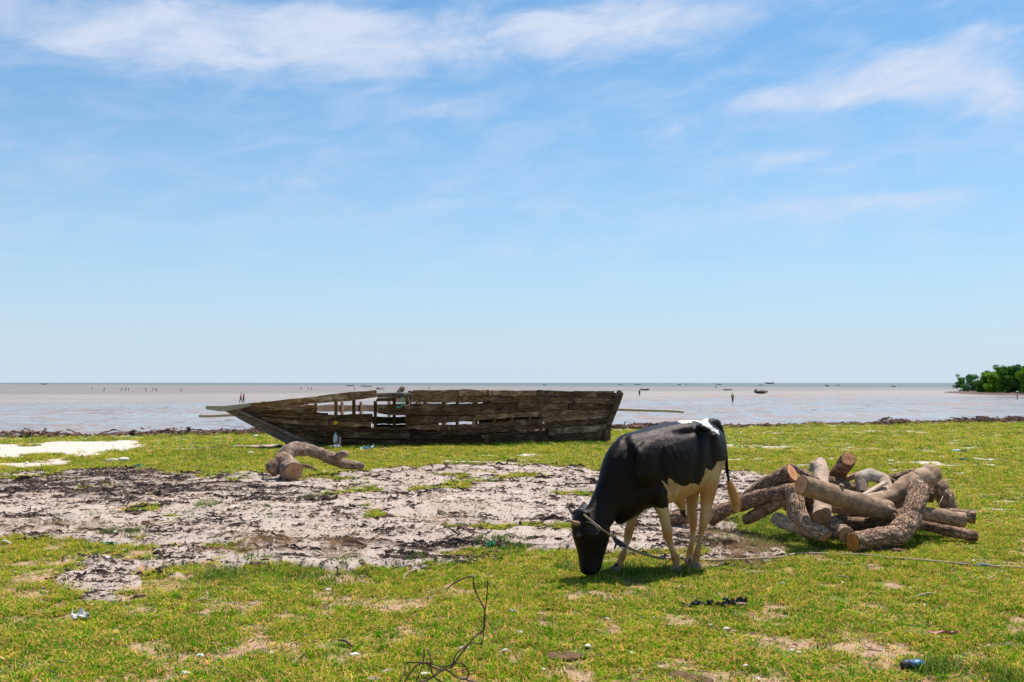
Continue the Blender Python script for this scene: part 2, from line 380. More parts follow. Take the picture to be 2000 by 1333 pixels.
# tidal flat and sea in one sheet: wet mud mirror near, shoals, then open water
def mat_flat():
    m, k, b, o = material('wet_mud_and_sea'); pos = k.new('ShaderNodeNewGeometry').outputs['Position']
    s_ = k.new('ShaderNodeSeparateXYZ'); k.put(s_.inputs[0], pos); X, Y = s_.outputs[0], s_.outputs[1]
    big = k.noise(k.scale(pos, (.0035, .012, 1)), 1.0, 4, .6)
    A_ = k.noise(k.scale(pos, (.45, .22, 1)), 1.0, 6, .68, .6); B_ = k.noise(k.scale(pos, (.10, .06, 1)), 1.0, 6, .68, .5); C_ = k.noise(k.scale(pos, (.02, .035, 1)), 1.0, 6, .66, .3)
    tex = k.math('ADD', k.math('MULTIPLY', A_, .45), k.math('ADD', k.math('MULTIPLY', B_, .35), k.math('MULTIPLY', C_, .25)))
    wig = k.math('MULTIPLY', k.math('SUBTRACT', big, .5), k.ramp(Y, 100, 900, 60, 420)); yf = k.math('ADD', k.math('ADD', Y, k.math('MULTIPLY', X, 1.1)), wig); yw = k.math('ADD', k.math('SUBTRACT', Y, k.math('MULTIPLY', X, .45)), wig)
    mud = k.mix(k.ramp(B_, .35, .65), (.28, .235, .215), (.20, .16, .145))
    palesand = k.mix(k.ramp(C_, .35, .65), (.285, .245, .22), (.23, .20, .18))
    c = k.mix(k.ramp(yw, 195, 225), mud, palesand)
    c = k.mix(k.ramp(yw, 355, 400), c, k.mix(k.ramp(C_, .4, .6), (.21, .18, .165), (.17, .155, .145)))          # muddy shallows
    c = k.mix(k.ramp(yf, 900, 1250), c, (.085, .125, .125))          # green water
    streak = k.ramp(k.noise(k.scale(pos, (.007, .10, 1)), 1.0, 5, .62), .58, .64)
    c = k.mix(k.math('MULTIPLY', streak, k.ramp(Y, 110, 180, 0, .65)), c, (.12, .075, .06))
    cap = k.ramp(k.noise(k.scale(pos, (.045, .03, 1)), 1.0, 4, .6), .68, .72)
    c = k.mix(k.math('MULTIPLY', cap, k.ramp(yw, 380, 450)), c, (.75, .74, .72))
    crest = k.ramp(tex, .525, .47)          # 1 on drained ripple crests
    dark = k.ramp(k.math('ADD', A_, k.math('MULTIPLY', B_, .5)), .83, .90)
    c = k.mix(k.math('MULTIPLY', dark, k.ramp(yw, 190, 215, .85, 0)), c, (.10, .065, .055))
    c = k.mix(k.math('MULTIPLY', crest, k.ramp(yw, 190, 225, .6, .15)), c, (.19, .125, .10))
    k.put(b.inputs['Base Color'], c)
    wet = k.math('MULTIPLY', k.math('SUBTRACT', 1, k.math('MULTIPLY', crest, .8)), k.ramp(yw, 190, 225, 1, .35)); wet = k.math('MULTIPLY', wet, k.math('SUBTRACT', 1, k.math('MULTIPLY', dark, .8)))
    k.put(b.inputs['Roughness'], k.math('SUBTRACT', .75, k.math('MULTIPLY', wet, .56)))
    k.put(b.inputs['Specular IOR Level'], k.math('ADD', .15, k.math('MULTIPLY', wet, .45)))
    bump(k, b, k.math('ADD', A_, k.math('MULTIPLY', k.noise(k.scale(pos, (1.6, 1.2, 1)), 1, 4, .6), .3)), .07, .6)
    return m
def mat_grass(name, green, yellow, dry, amt=.5, trans=.35):
    m = bpy.data.materials.new(name); m.use_nodes = True; k = NT(m.node_tree)
    pos = k.new('ShaderNodeNewGeometry').outputs['Position']; rnd = k.attr('v')
    oi = k.new('ShaderNodeObjectInfo').outputs['Random']
    f = k.math('ADD', k.math('MULTIPLY', k.noise(pos, .9, 4, .6), .6), k.math('MULTIPLY', k.noise(pos, .28, 3, .5), .4)); f2 = k.noise(pos, 7, 3, .6)
    c = k.mix(k.ramp(k.math('ADD', k.math('ADD', f, k.math('MULTIPLY', k.math('SUBTRACT', oi, .5), .35)), k.math('MULTIPLY', k.math('SUBTRACT', f2, .5), .8)), .40, .70), green, yellow)
    c = k.mix(k.math('GREATER_THAN', k.math('ADD', rnd, k.math('MULTIPLY', f2, .4)), 1.2 - amt), c, dry)
    hs = k.new('ShaderNodeHueSaturation'); k.put(hs.inputs['Color'], c)
    k.put(hs.inputs['Value'], k.math('ADD', .42, k.math('MULTIPLY', k.math('ADD', rnd, oi), .62))); c = hs.outputs[0]
    d = k.new('ShaderNodeBsdfDiffuse'); t = k.new('ShaderNodeBsdfTranslucent'); mx = k.new('ShaderNodeMixShader'); o = k.new('ShaderNodeOutputMaterial')
    k.put(d.inputs[0], c); k.put(t.inputs[0], c); mx.inputs[0].default_value = trans
    k.l.new(d.outputs[0], mx.inputs[1]); k.l.new(t.outputs[0], mx.inputs[2]); k.l.new(mx.outputs[0], o.inputs[0]); return m
def mat_hull(name, dark, mid, pale, gray=.4):
    m, k, b, o = material(name); v = k.new('ShaderNodeTexCoord').outputs['Object']
    oi = k.new('ShaderNodeObjectInfo').outputs['Random']
    off = k.new('ShaderNodeCombineXYZ'); k.put(off.inputs[2], k.math('MULTIPLY', oi, 37)); k.put(off.inputs[0], k.math('MULTIPLY', oi, 11))
    v = k.vmath('ADD', v, off.outputs[0])
    grain = k.noise(k.scale(v, (.9, 6, 26)), 2.2, 8, .7, .3); patch = k.noise(k.scale(v, (1, 1, 2.2)), 2.6, 6, .65); fine = k.noise(k.scale(v, (4, 10, 60)), 2.4, 5, .7)
    c = k.mix(k.ramp(grain, .38, .62), dark, mid)
    c = k.mix(k.math('MULTIPLY', k.ramp(patch, .50, .70), gray), c, pale)
    c = k.mix(k.math('MULTIPLY', k.ramp(fine, .55, .68), .5), c, tuple(x * 1.25 for x in pale))
    c = k.mix(k.ramp(fine, .44, .36), c, (.012, .009, .007))
    rust = k.ramp(k.noise(k.scale(v, (3, 3, 1.2)), 2.4, 5, .7), .66, .72)
    c = k.mix(k.math('MULTIPLY', rust, .7), c, (.16, .055, .018))
    hs = k.new('ShaderNodeHueSaturation'); k.put(hs.inputs['Color'], c); k.put(hs.inputs['Value'], k.ramp(oi, 0, 1, .55, 1.45)); c = hs.outputs[0]
    k.put(b.inputs['Base Color'], c); b.inputs['Roughness'].default_value = .9; b.inputs['Specular IOR Level'].default_value = .15
    bump(k, b, k.math('ADD', grain, k.math('MULTIPLY', fine, .7)), .03, 1); return m
def mat_bark(name, hi_, lo_, crackc, gs=1.0, orange=0, plates=True):
    m, k, b, o = material(name); v = k.attr('bp', out='Vector'); cr = k.attr('crack')
    wv = k.vmath('ADD', v, k.vmath('SCALE', k.noise(v, 9, 3, .6, col=True))); wv.node.inputs[1].links[0].from_node.inputs[3].default_value = .05
    ve = k.voro(k.scale(wv, (1, 1, .45)), 30, 'DISTANCE_TO_EDGE'); vc = k.voro(k.scale(wv, (1, 1, .45)), 30, 'F1', 'Color')
    oi = k.new('ShaderNodeObjectInfo').outputs['Random']
    f = k.noise(v, 13, 7, .68); g = k.noise(v, 55, 5, .7)
    c = k.mix(k.ramp(f, .36, .66), hi_, lo_); c = k.mix(k.math('MULTIPLY', k.ramp(g, .45, .7), .45), c, tuple(x * .5 for x in lo_))
    pale = k.ramp(k.noise(v, 5, 4, .6), .56, .68); c = k.mix(k.math('MULTIPLY', pale, .45), c, tuple(min(x * 1.5, .6) for x in hi_))
    if plates: bw = k.new('ShaderNodeRGBToBW'); k.put(bw.inputs[0], vc); c = k.mix(.55, c, k.mix(bw.outputs[0], (.25,) * 3, (.80, .78, .75)), 'OVERLAY'); cr = k.math('MAXIMUM', k.math('MULTIPLY', cr, .6), k.math('MULTIPLY', k.ramp(ve, .045, .0), .85))
    if orange: c = k.mix(k.math('MULTIPLY', k.ramp(k.noise(v, 8, 5, .7), .55, .62), orange), c, (.48, .25, .10))
    c = k.mix(cr, c, crackc)
    hs = k.new('ShaderNodeHueSaturation'); k.put(hs.inputs['Color'], c); k.put(hs.inputs['Value'], k.ramp(oi, 0, 1, .85, 1.15)); c = hs.outputs[0]
    k.put(b.inputs['Base Color'], c); b.inputs['Roughness'].default_value = .9; b.inputs['Specular IOR Level'].default_value = .2
    st = k.noise(k.scale(v, (1, 1, .12)), 60, 5, .7); h = k.math('ADD', f, k.math('ADD', k.math('MULTIPLY', g, .4), k.math('MULTIPLY', st, .6)))
    if plates: h = k.math('ADD', h, k.math('MULTIPLY', k.ramp(ve, 0, .14), 1.0))
    bump(k, b, h, .016 * gs, 1); return m
def mat_cut(name, a, bcol):
    m, k, b, o = material(name); rr = k.attr('ring'); v = k.new('ShaderNodeTexCoord').outputs['Object']
    f = k.noise(v, 22, 5, .65)
    w = k.math('SINE', k.math('ADD', k.math('MULTIPLY', rr, 46), k.math('MULTIPLY', f, 9)))
    c = k.mix(k.ramp(w, -.8, .9), a, bcol); c = k.mix(k.ramp(f, .5, .75), c, tuple(x * .55 for x in bcol))
    c = k.mix(k.ramp(rr, .90, .97), c, (.06, .04, .03)); c = k.mix(k.ramp(rr, .16, .04), c, tuple(x * .5 for x in bcol))
    c = k.mix(k.math('MULTIPLY', k.ramp(rr, .55, .25), .35), c, (.30, .12, .05))
    k.put(b.inputs['Base Color'], c); b.inputs['Roughness'].default_value = .85; b.inputs['Specular IOR Level'].default_value = .15
    bump(k, b, k.math('ADD', f, k.math('MULTIPLY', w, .15)), .006); return m

M = {}
M['ground'] = mat_ground(); M['flat'] = mat_flat()
M['grass'] = mat_grass('turf_grass', (.080, .265, .004), (.27, .38, .008), (.60, .34, .11), .27)
M['lush'] = mat_grass('lush_grass', (.075, .17, .018), (.15, .23, .025), (.25, .22, .08), .2)
M['dry'] = mat_grass('dry_grass', (.34, .215, .12), (.42, .28, .16), (.22, .13, .07), .5)
M['weed'] = simple('dried_seaweed', (.030, .019, .019), (.12, .070, .048), .8, 30, .002, rnd=.35)
M['litter'] = simple('dead_plant_litter', (.55, .37, .24), (.22, .13, .08), .9, 25, .002, rnd=.5)
M['hull'] = mat_hull('weathered_hull', (.055, .031, .021), (.37, .21, .145), (.74, .54, .43), .68)
M['hull_low'] = mat_hull('low_hull_wood', (.042, .022, .015), (.29, .16, .10), (.58, .39, .27), .55)  # darker tone of the hull wood, used on the lower planks
M['seam_shade'] = mat_hull('seam_shade_wood', (.010, .007, .005), (.035, .022, .015), (.07, .05, .035), .3)  # near-black colour paints shade into the gaps between hull planks
M['inner'] = mat_hull('inner_hull_wood', (.10, .062, .04), (.26, .175, .12), (.40, .31, .24), .5)
M['rib'] = mat_hull('rusty_rib_wood', (.10, .055, .028), (.24, .13, .06), (.36, .26, .17), .4)
M['stem'] = mat_hull('grey_stem_wood', (.12, .08, .062), (.32, .225, .175), (.56, .45, .37), .6)
M['greyrope'] = simple('grey_rope_bundle', (.13, .12, .10), (.07, .065, .055), .9, 40, .01)
M['pole'] = simple('bleached_pole', (.50, .42, .33), (.34, .27, .20), .8, 14, .002, (1, 5, 5))
M['bark'] = mat_bark('plated_bark', (.56, .37, .26), (.36, .22, .145), (.035, .022, .016))
M['bark2'] = mat_bark('orange_plated_bark', (.58, .38, .265), (.34, .20, .13), (.028, .018, .013), 1, .8)
M['smooth'] = mat_bark('smooth_grey_bark', (.45, .295, .20), (.27, .17, .11), (.10, .07, .05), .8, 0, False)
M['drift'] = mat_bark('driftwood_grey', (.38, .265, .20), (.22, .15, .11), (.06, .04, .028), 1.2, 0, False)
M['dbark'] = mat_bark('dark_bark', (.40, .245, .165), (.22, .13, .085), (.025, .016, .012))
M['bleach'] = mat_bark('bleached_wood', (.60, .45, .34), (.40, .28, .20), (.16, .11, .08), .8, .25, False)
M['cut'] = mat_cut('fresh_cut', (.74, .38, .20), (.55, .23, .10)); M['cut_o'] = mat_cut('orange_cut', (.62, .26, .07), (.42, .14, .03))
M['cut_g'] = mat_cut('grey_cut', (.46, .28, .16), (.30, .17, .095)); M['cut_b'] = mat_cut('brown_cut', (.46, .20, .10), (.32, .12, .055))
M['horn'] = simple('horn', (.42, .28, .16), (.2, .12, .08), .45, 12, .001); M['horn_d'] = simple('dark_horn', (.16, .10, .075), (.09, .06, .05), .5, 12, .001)
M['hoof'] = simple('hoof', (.30, .21, .15), (.15, .10, .075), .6, 20, .001)
M['rope'] = simple('rope_fibre', (.42, .34, .24), (.20, .15, .10), .9, 120, .002, (1, 1, 1))
M['rope_d'] = simple('dark_rope', (.20, .15, .105), (.10, .075, .055), .9, 120, .002)
M['knot'] = simple('dark_cloth_knot', (.03, .035, .055), (.06, .06, .08), .8, 60)
M['blue_cloth'] = simple('blue_grey_cloth', (.12, .18, .28), (.2, .25, .33), .8, 60)
M['white_p'] = simple('white_plastic', (.80, .79, .77), (.60, .58, .55), .5, 15, .003)
M['shell'] = simple('pale_shell', (.74, .68, .60), (.5, .43, .36), .7, 40, .002)
M['stone'] = simple('grey_stone', (.34, .28, .25), (.22, .18, .16), .9, 25, .004)
M['tanst'] = simple('tan_stone', (.52, .38, .25), (.38, .26, .17), .9, 25, .004)
M['blue_p'] = simple('blue_plastic', (.02, .09, .22), (.035, .15, .30), .42, 8, .001, spec=.5)
M['teal_p'] = simple('teal_plastic', (.03, .42, .36), (.08, .5, .45), .45, 10, .002)
M['green_p'] = simple('green_plastic', (.06, .40, .22), (.10, .5, .3), .45, 10, .002)
M['pink_p'] = simple('pink_wrapper', (.42, .07, .11), (.62, .25, .26), .5, 30, .003)
M['red_p'] = simple('red_plastic', (.60, .05, .09), (.7, .12, .14), .4, 12, .001)
M['cyan_p'] = simple('pale_blue_plastic', (.25, .50, .62), (.45, .62, .70), .4, 12, .002)
M['yellow_p'] = simple('yellow_plastic', (.75, .38, .02), (.8, .45, .05), .5, 12, .001)
M['black_p'] = simple('black_rubber', (.022, .02, .02), (.05, .042, .04), .55, 30, .004)
M['dung'] = simple('dried_dung', (.085, .045, .022), (.15, .085, .042), .95, 45, .01)
M['stick'] = simple('dry_stick', (.42, .33, .24), (.26, .19, .13), .85, 30, .002, (1, 1, 1))
M['dstick'] = simple('dark_twig', (.12, .058, .04), (.06, .03, .022), .75, 40, .002)
M['wrack'] = simple('brown_wrack', (.20, .10, .07), (.085, .045, .034), .95, 12, .005, rnd=.5)
M['mudspit'] = simple('dark_mud', (.13, .07, .05), (.085, .05, .04), .85, .5, .02)
M['trunk'] = simple('mangrove_trunk', (.11, .08, .06), (.06, .045, .035), .9, 2, .02)
def mat_leaf(name, a, bcol):
    m = mat_grass(name, a, bcol, tuple(x * .7 for x in a), .35, .3); return m
M['leaf'] = mat_leaf('mangrove_leaf', (.12, .27, .04), (.19, .36, .05)); M['leaf_l'] = mat_leaf('light_mangrove_leaf', (.20, .38, .04), (.30, .46, .05))
M['leaf_d'] = mat_leaf('dark_mangrove_leaf', (.07, .20, .065), (.11, .25, .07))

# ------------------------------------------------------------------ ground sheet (fan of cells round the viewpoint, finest where the camera looks)
def build_ground():
    rr = [0.0]; 
    rr = np.concatenate([np.linspace(.6, 4.2, 8), np.geomspace(4.4, 42, 470), np.geomspace(43, 120, 16)])
    ang = np.concatenate([np.linspace(-math.pi, -.56, 40)[:-1], np.linspace(-.56, .56, 660), np.linspace(.56, math.pi, 40)[1:-1]])
    A, Rr = np.meshgrid(ang, rr); X = Rr * np.sin(A); Y = Rr * np.cos(A)
    x = X.ravel(); y = Y.ravel(); m = masks(x, y); z = relief(x, y, m)
    na, nr = len(ang), len(rr); i, j = np.meshgrid(np.arange(nr - 1), np.arange(na), indexing='ij'); j2 = (j + 1) % na
    f = np.stack([i * na + j, i * na + j2, (i + 1) * na + j2, (i + 1) * na + j], -1).reshape(-1, 4)[:, ::-1]
    c = len(x); tri = [[c, (k + 1) % na, k, k] for k in range(na)]
    V = np.column_stack([x, y, z]); V = np.vstack([V, [[0, 0, 0]]])
    ext = lambda a: np.append(a, 0)
    o = mesh_obj('ground', V, f.astype(np.int32), M['ground'],
                 attrs={'sand': ext(m[0]), 'weed': ext(m[1]), 'white': ext(m[2]), 'soil': ext(m[3]), 'beach': ext(ss(m[4], .3, 1.2))})
    hub = mesh_obj('ground_underfoot', np.vstack([V[:na], [[0, 0, z[:na].mean()]]]), [(na, k, (k + 1) % na) for k in range(na)], M['ground'])
    tag(o, kind='structure'); tag(hub, kind='structure')
build_ground()
# tidal flat + sea
def build_flat():
    rr = np.geomspace(12, 30000, 60); ang = np.linspace(-math.pi, math.pi, 97)[:-1]
    A, Q = np.meshgrid(ang, rr); V = np.column_stack([(Q * np.sin(A)).ravel(), (Q * np.cos(A)).ravel(), np.full(A.size, FLATZ)])
    na = len(ang); i, j = np.meshgrid(np.arange(len(rr) - 1), np.arange(na), indexing='ij'); j2 = (j + 1) % na
    f = np.stack([i * na + j, (i + 1) * na + j, (i + 1) * na + j2, i * na + j2], -1).reshape(-1, 4)
    tag(mesh_obj('tidal_flat', V, f.astype(np.int32), M['flat']), kind='structure')
build_flat()

# ------------------------------------------------------------------ scattering (geometry nodes instances)
def scatter(name, pts, rot, scl, idx, sources, label, cat):
    me = bpy.data.meshes.new(name); me.vertices.add(len(pts)); me.vertices.foreach_set('co', np.asarray(pts, float).ravel())
    for an, ty, fld, v in (('rot', 'FLOAT_VECTOR', 'vector', rot), ('scl', 'FLOAT_VECTOR', 'vector', scl), ('idx', 'INT', 'value', idx)):
        a = me.attributes.new(an, ty, 'POINT'); a.data.foreach_set(fld, np.asarray(v).ravel().astype(np.int32 if ty == 'INT' else np.float32))
    o = bpy.data.objects.new(name, me); COL.objects.link(o)
    c = bpy.data.collections.new(name + '_shapes')
    for s_ in sources: c.objects.link(s_)
    g = bpy.data.node_groups.new(name + '_nodes', 'GeometryNodeTree')
    g.interface.new_socket('Geometry', in_out='INPUT', socket_type='NodeSocketGeometry'); g.interface.new_socket('Geometry', in_out='OUTPUT', socket_type='NodeSocketGeometry')
    N_ = g.nodes; L_ = g.links; gi = N_.new('NodeGroupInput'); go = N_.new('NodeGroupOutput'); ip = N_.new('GeometryNodeInstanceOnPoints')
    ci = N_.new('GeometryNodeCollectionInfo'); ci.inputs['Collection'].default_value = c; ci.inputs['Separate Children'].default_value = True; ci.inputs['Reset Children'].default_value = True
    def at(nm, dt):
        a = N_.new('GeometryNodeInputNamedAttribute'); a.data_type = dt; a.inputs['Name'].default_value = nm; return a.outputs['Attribute']
    L_.new(gi.outputs[0], ip.inputs['Points']); L_.new(ci.outputs[0], ip.inputs['Instance']); ip.inputs['Pick Instance'].default_value = True
    L_.new(at('idx', 'INT'), ip.inputs['Instance Index'])
    er = N_.new('FunctionNodeEulerToRotation'); L_.new(at('rot', 'FLOAT_VECTOR'), er.inputs[0]); L_.new(er.outputs[0], ip.inputs['Rotation'])
    L_.new(at('scl', 'FLOAT_VECTOR'), ip.inputs['Scale']); L_.new(ip.outputs[0], go.inputs[0])
    md = o.modifiers.new('scatter', 'NODES'); md.node_group = g
    tag(o, label, cat, kind='stuff'); return o
def clump(name, mat, nb, rad, hmin, hmax, wid, lean=.5, seed=0, segs=2):
    rg = np.random.default_rng(seed); V = []; Fc = []; A = []
    for b in range(nb):
        r_ = rad * math.sqrt(rg.random()); t = rg.random() * 6.283; bx, by = r_ * math.cos(t), r_ * math.sin(t)
        h = rg.uniform(hmin, hmax); d = rg.random() * 6.283; ln = rg.uniform(.1, 1) * lean; w = wid * rg.uniform(.6, 1.3)
        dx, dy = math.cos(d), math.sin(d); sx, sy = -dy * w / 2, dx * w / 2; v = rg.random(); s0 = len(V)
        for q in range(segs + 1):
            u = q / segs; k = (1 - u * .85); off = h * ln * u * u
            zz = h * u * (1 - .25 * ln * u); 
            V.append((bx + dx * off + sx * k, by + dy * off + sy * k, zz - .004)); V.append((bx + dx * off - sx * k, by + dy * off - sy * k, zz - .004)); A += [v, v]
        for q in range(segs): a = s0 + 2 * q; Fc.append((a, a + 1, a + 3, a + 2))
    return mesh_obj(name, V, Fc, mat, attrs={'v': A}, link=False, smooth=False)
def fan_points(nm, d0, d1, half=.545, power=1.0):
    """points on the ground in front of the camera; power 1 = even per square metre"""
    u = RNG.random(nm); e = 1 + power
    r = (d0 ** e + u * (d1 ** e - d0 ** e)) ** (1 / e); a = RNG.uniform(-half, half, nm)
    return r * np.sin(a) * 1, r * np.cos(a)
def rots(m, tilt=.15):
    return np.column_stack([RNG.normal(0, tilt, m), RNG.normal(0, tilt, m), RNG.uniform(0, 6.283, m)])

def build_grass():
    src = [clump('turf_clump', M['grass'], 34, .06, .010, .034, .0075, 2.2, s) for s in range(5)] + \
          [clump('turf_clump', M['grass'], 22, .05, .02, .045, .006, 1.2, 10 + s) for s in range(1)]
    P_, S_ = [], []
    for (cnt, d0, d1, sc_, pw) in ((125000, 3.6, 12, 1.0, .6), (98000, 12, 24, 1.55, .9), (66000, 22, 44, 2.4, 1.0)):
        x, y = fan_points(cnt, d0, d1, .85, pw); m = masks(x, y); z = relief(x, y, m)
        sandy = np.clip(m[0] + m[2] * 1.2, 0, 1)
        keep = RNG.random(cnt) < np.clip((1 - sandy * 1.12), 0, 1) * (1 - .80 * m[3]) * (.25 + .75 * ss(fbm(x * 5, y * 4, 99, 3), .36, .52))
        keep &= (m[4] < .2)
        x, y, z = x[keep], y[keep], z[keep]; P_.append(np.column_stack([x, y, z]))
        hh = .55 + .75 * fbm(x * 1.5, y * 1.5, 140, 3); s = sc_ * RNG.uniform(.75, 1.25, len(x))
        hgt = np.where(RNG.random(len(x)) < .05, 1.7, 1.0) * hh
        S_.append(np.column_stack([s, s, (sc_ ** .5) * hgt]))
    pts = np.vstack(P_); sc = np.vstack(S_)
    scatter('grass', pts, rots(len(pts)), sc, RNG.integers(0, 6, len(pts)), src, 'short sunlit turf grass covering the shore', 'grass')
build_grass()
def in_px(cnt, blobs, f=G):
    """ground points round photo places: (px,py,rx,ry,count)"""
    out = []
    for (bx, by, rx, ry, c) in blobs:
        for _ in range(c):
            px = random.gauss(bx, rx); py = max(random.gauss(by, ry), 815)
            d = ray(px, py); t = -CAMZ / d.z; p = CAM + d * t; out.append((p.x, p.y))
    a = np.array(out); z = relief(a[:, 0], a[:, 1]); return np.column_stack([a, z])
def build_tall():
    src = [clump('lush_clump', M['lush'], 26, .09, .02, .075, .007, 1.2, 30 + s, 3) for s in range(3)]
    p = in_px(0, [(950, 869, 150, 2.0, 750), (1110, 866, 60, 2.0, 220), (800, 872, 60, 2, 160), (430, 1126, 26, 8, 60), (520, 1120, 70, 12, 40), (1540, 1050, 60, 12, 260), (1500, 1020, 50, 8, 120),
                  (1790, 1045, 40, 9, 160), (1700, 1062, 60, 5, 60), (975, 1070, 30, 8, 40), (1160, 1112, 40, 7, 80), (1250, 1118, 50, 6, 80), (1830, 1300, 22, 8, 40), (1960, 1320, 22, 10, 30),
                  (470, 890, 120, 6, 200), (800, 1108, 60, 10, 25), (640, 1128, 70, 10, 25), (240, 1045, 40, 5, 20), (405, 990, 12, 3, 14), (620, 975, 16, 2, 12), (300, 1010, 200, 20, 30)])
    s = RNG.uniform(.5, 1.25, len(p)); far = 1 + .5 * ss(p[:, 1], 15, 24)
    scatter('tall_grass', p, rots(len(p), .2), np.column_stack([s * far, s * far, s * 1.0 * far ** .3]), RNG.integers(0, 3, len(p)), src, 'darker taller grass tufts by the hull, the logs and the sand edge', 'grass')
    src = [clump('dry_clump', M['dry'], 44, .07, .02, .10, .0035, 2.4, 50 + s, 3) for s in range(3)]
    p = in_px(0, [(665, 1075, 22, 8, 90), (520, 1065, 40, 9, 70), (1345 + 20, 1030, 40, 14, 40), (1465, 1075, 38, 14, 190), (1400, 1045, 30, 10, 60), (845, 980, 14, 5, 20), (880, 1025, 40, 8, 40),
                  (470, 1082, 50, 5, 50), (100, 1040, 90, 5, 90), (600, 935, 30, 4, 40), (270, 925, 50, 4, 40), (1500, 925, 40, 4, 50), (1440, 920, 40, 4, 50), (300, 975, 30, 5, 12), (1240, 1060, 80, 12, 30)])
    s = RNG.uniform(.35, .9, len(p))
    scatter('dry_grass', p, rots(len(p), .5), np.column_stack([s, s, s * .75]), RNG.integers(0, 3, len(p)), src, 'straw coloured dead grass tufts on the sandy ground', 'dry grass')
build_tall()
def fleck(name, mat, seed, L=.07, w=.013, wig=.35, n_=5, up=.012):
    rg = np.random.default_rng(seed); V = []; Fc = []; A = []; a = 0; x = y = 0.0
    for i in range(n_):
        k = math.sin(math.pi * (i + .4) / n_) * w * rg.uniform(.6, 1.3); a += rg.normal(0, wig); z = abs(rg.normal(.3, .5)) * up
        nx, ny = -math.sin(a), math.cos(a)
        V += [(x + nx * k, y + ny * k, z), (x, y, z + k * .7 + .002), (x - nx * k, y - ny * k, z * .4)]; x += math.cos(a) * L / n_; y += math.sin(a) * L / n_
    for i in range(n_ - 1):
        b = 3 * i; Fc += [(b, b + 3, b + 4, b + 1), (b + 1, b + 4, b + 5, b + 2)]
    V = [(v[0] - x / 2, v[1] - y / 2, v[2]) for v in V]
    return mesh_obj(name, V, Fc, mat, link=False, smooth=False)
def build_flecks():
    src = [fleck('weed_strand', M['weed'], s, .045 + .010 * s, .004 + .0015 * (s % 3), .5) for s in range(7)]
    N0 = 470000; x, y = fan_points(N0, 7.6, 21, .62, .75); m = masks(x, y); z = relief(x, y, m)
    clus = fbm(x * 3.2, y * 7, 201, 4)
    dn = np.clip(m[1] * 1.0 * ss(clus, .40, .55) + m[0] * .17 * ss(clus, .52, .62) + .03 * m[0] + .10 * (m[0] > .1) * (m[0] < .97), 0, 1)
    keep = RNG.random(N0) < dn * (.45 + .55 * ss(-y, -16, -9)); x, y, z = x[keep], y[keep], z[keep]; k = len(x)
    s = RNG.lognormal(-.35, .5, k) * (.68 + .03 * y); rt = rots(k, .18)
    rt[:, 2] = RNG.normal(0.1, .55, k) + np.pi * RNG.integers(0, 2, k)
    scatter('dried_seaweed', np.column_stack([x, y, z + .004]), rt, np.column_stack([s, s * .9, s * 1.1]), RNG.integers(0, 7, k), src, 'black and brown dried seaweed scraps strewn over grey sand', 'seaweed')
    src = [fleck('straw_scrap', M['litter'], 40 + s, .045 + .012 * s, .0045 + .0015 * (s % 2), .35) for s in range(6)]
    N0 = 130000; x, y = fan_points(N0, 4.3, 22, .55, .4); m = masks(x, y); z = relief(x, y, m)
    keep = RNG.random(N0) < np.clip(.14 + .5 * m[3] + .12 * ss(-np.hypot(x, y) - x * .25, -9, -5) + .7 * m[0] * ss(fbm(x * 2, y * 3, 210, 4), .44, .60), 0, 1) * .55; x, y, z = x[keep], y[keep], z[keep]; k = len(x)
    s = np.minimum(RNG.lognormal(-.75, .45, k), 1.0) * (.8 + .02 * y)
    scatter('plant_litter', np.column_stack([x, y, z + .008]), rots(k, .35), np.column_stack([s, s, s]), RNG.integers(0, 6, k), src, 'tan scraps of dead leaves and straw lying in the grass', 'litter')
    # shell grit
    sh = []
    for s_ in range(3):
        v, f = ellipsoid(Vector((0, 0, .004)), (Vector((.011, 0, 0)), Vector((0, .008, 0)), Vector((0, 0, .006))), 6, 4)
        v = [p + Vector((random.uniform(-.002, .002), random.uniform(-.002, .002), random.uniform(-.001, .001))) for p in v]
        sh.append(mesh_obj('shell_chip', v, f, M['shell'] if s_ < 2 else M['stone'], link=False, smooth=False))
    N0 = 9000; x, y = fan_points(N0, 4.4, 36, .55, .45); m = masks(x, y); z = relief(x, y, m)
    keep = (RNG.random(N0) < (.16 + .35 * m[0] + .25 * m[3])) & (m[4] < .2); x, y, z = x[keep], y[keep], z[keep]; k = len(x); s = RNG.lognormal(-.35, .5, k) * (.8 + .035 * y)
    scatter('shell_grit', np.column_stack([x, y, z + .004]), rots(k, .3), np.column_stack([s, s, s]), RNG.integers(0, 3, k), sh, 'small pale shells and pebbles scattered over the shore', 'shells')
    # wrack line along the lawn edge
    src = [fleck('wrack_strand', M['wrack'], 80 + s, .22 + .07 * s, .028 + .01 * (s % 2), .4, 6, .03) for s in range(5)]
    N0 = 16000; x = RNG.uniform(-24, 28, N0)
    y = np.full(N0, 30.0)
    for _ in range(6):
        y = y - masks(x, y)[4]
    th = fbm(x * .5, x * 0 + 3, 300, 4); y = y + RNG.normal(.1, .28, N0)
    z = relief(x, y) + np.abs(RNG.normal(0, 1, N0)) * .035 * (.25 + 1.7 * ss(th, .4, .65)); keep = RNG.random(N0) < .25 + .75 * ss(th, .35, .6); keep &= ~((x < -8) & (RNG.random(N0) < .70)); keep &= ~((x > 9) & (RNG.random(N0) < .55)); keep &= ~((x > -5.5) & (x < 3) & (RNG.random(N0) < .5))
    x, y, z = x[keep], y[keep], z[keep]; k = len(x); s = RNG.lognormal(-.3, .35, k)
    scatter('wrack_line', np.column_stack([x, y, z]), rots(k, .16), np.column_stack([s, s, s]), RNG.integers(0, 5, k), src, 'reddish brown line of driftwood and weed along the lawn edge', 'wrack')
build_flecks()

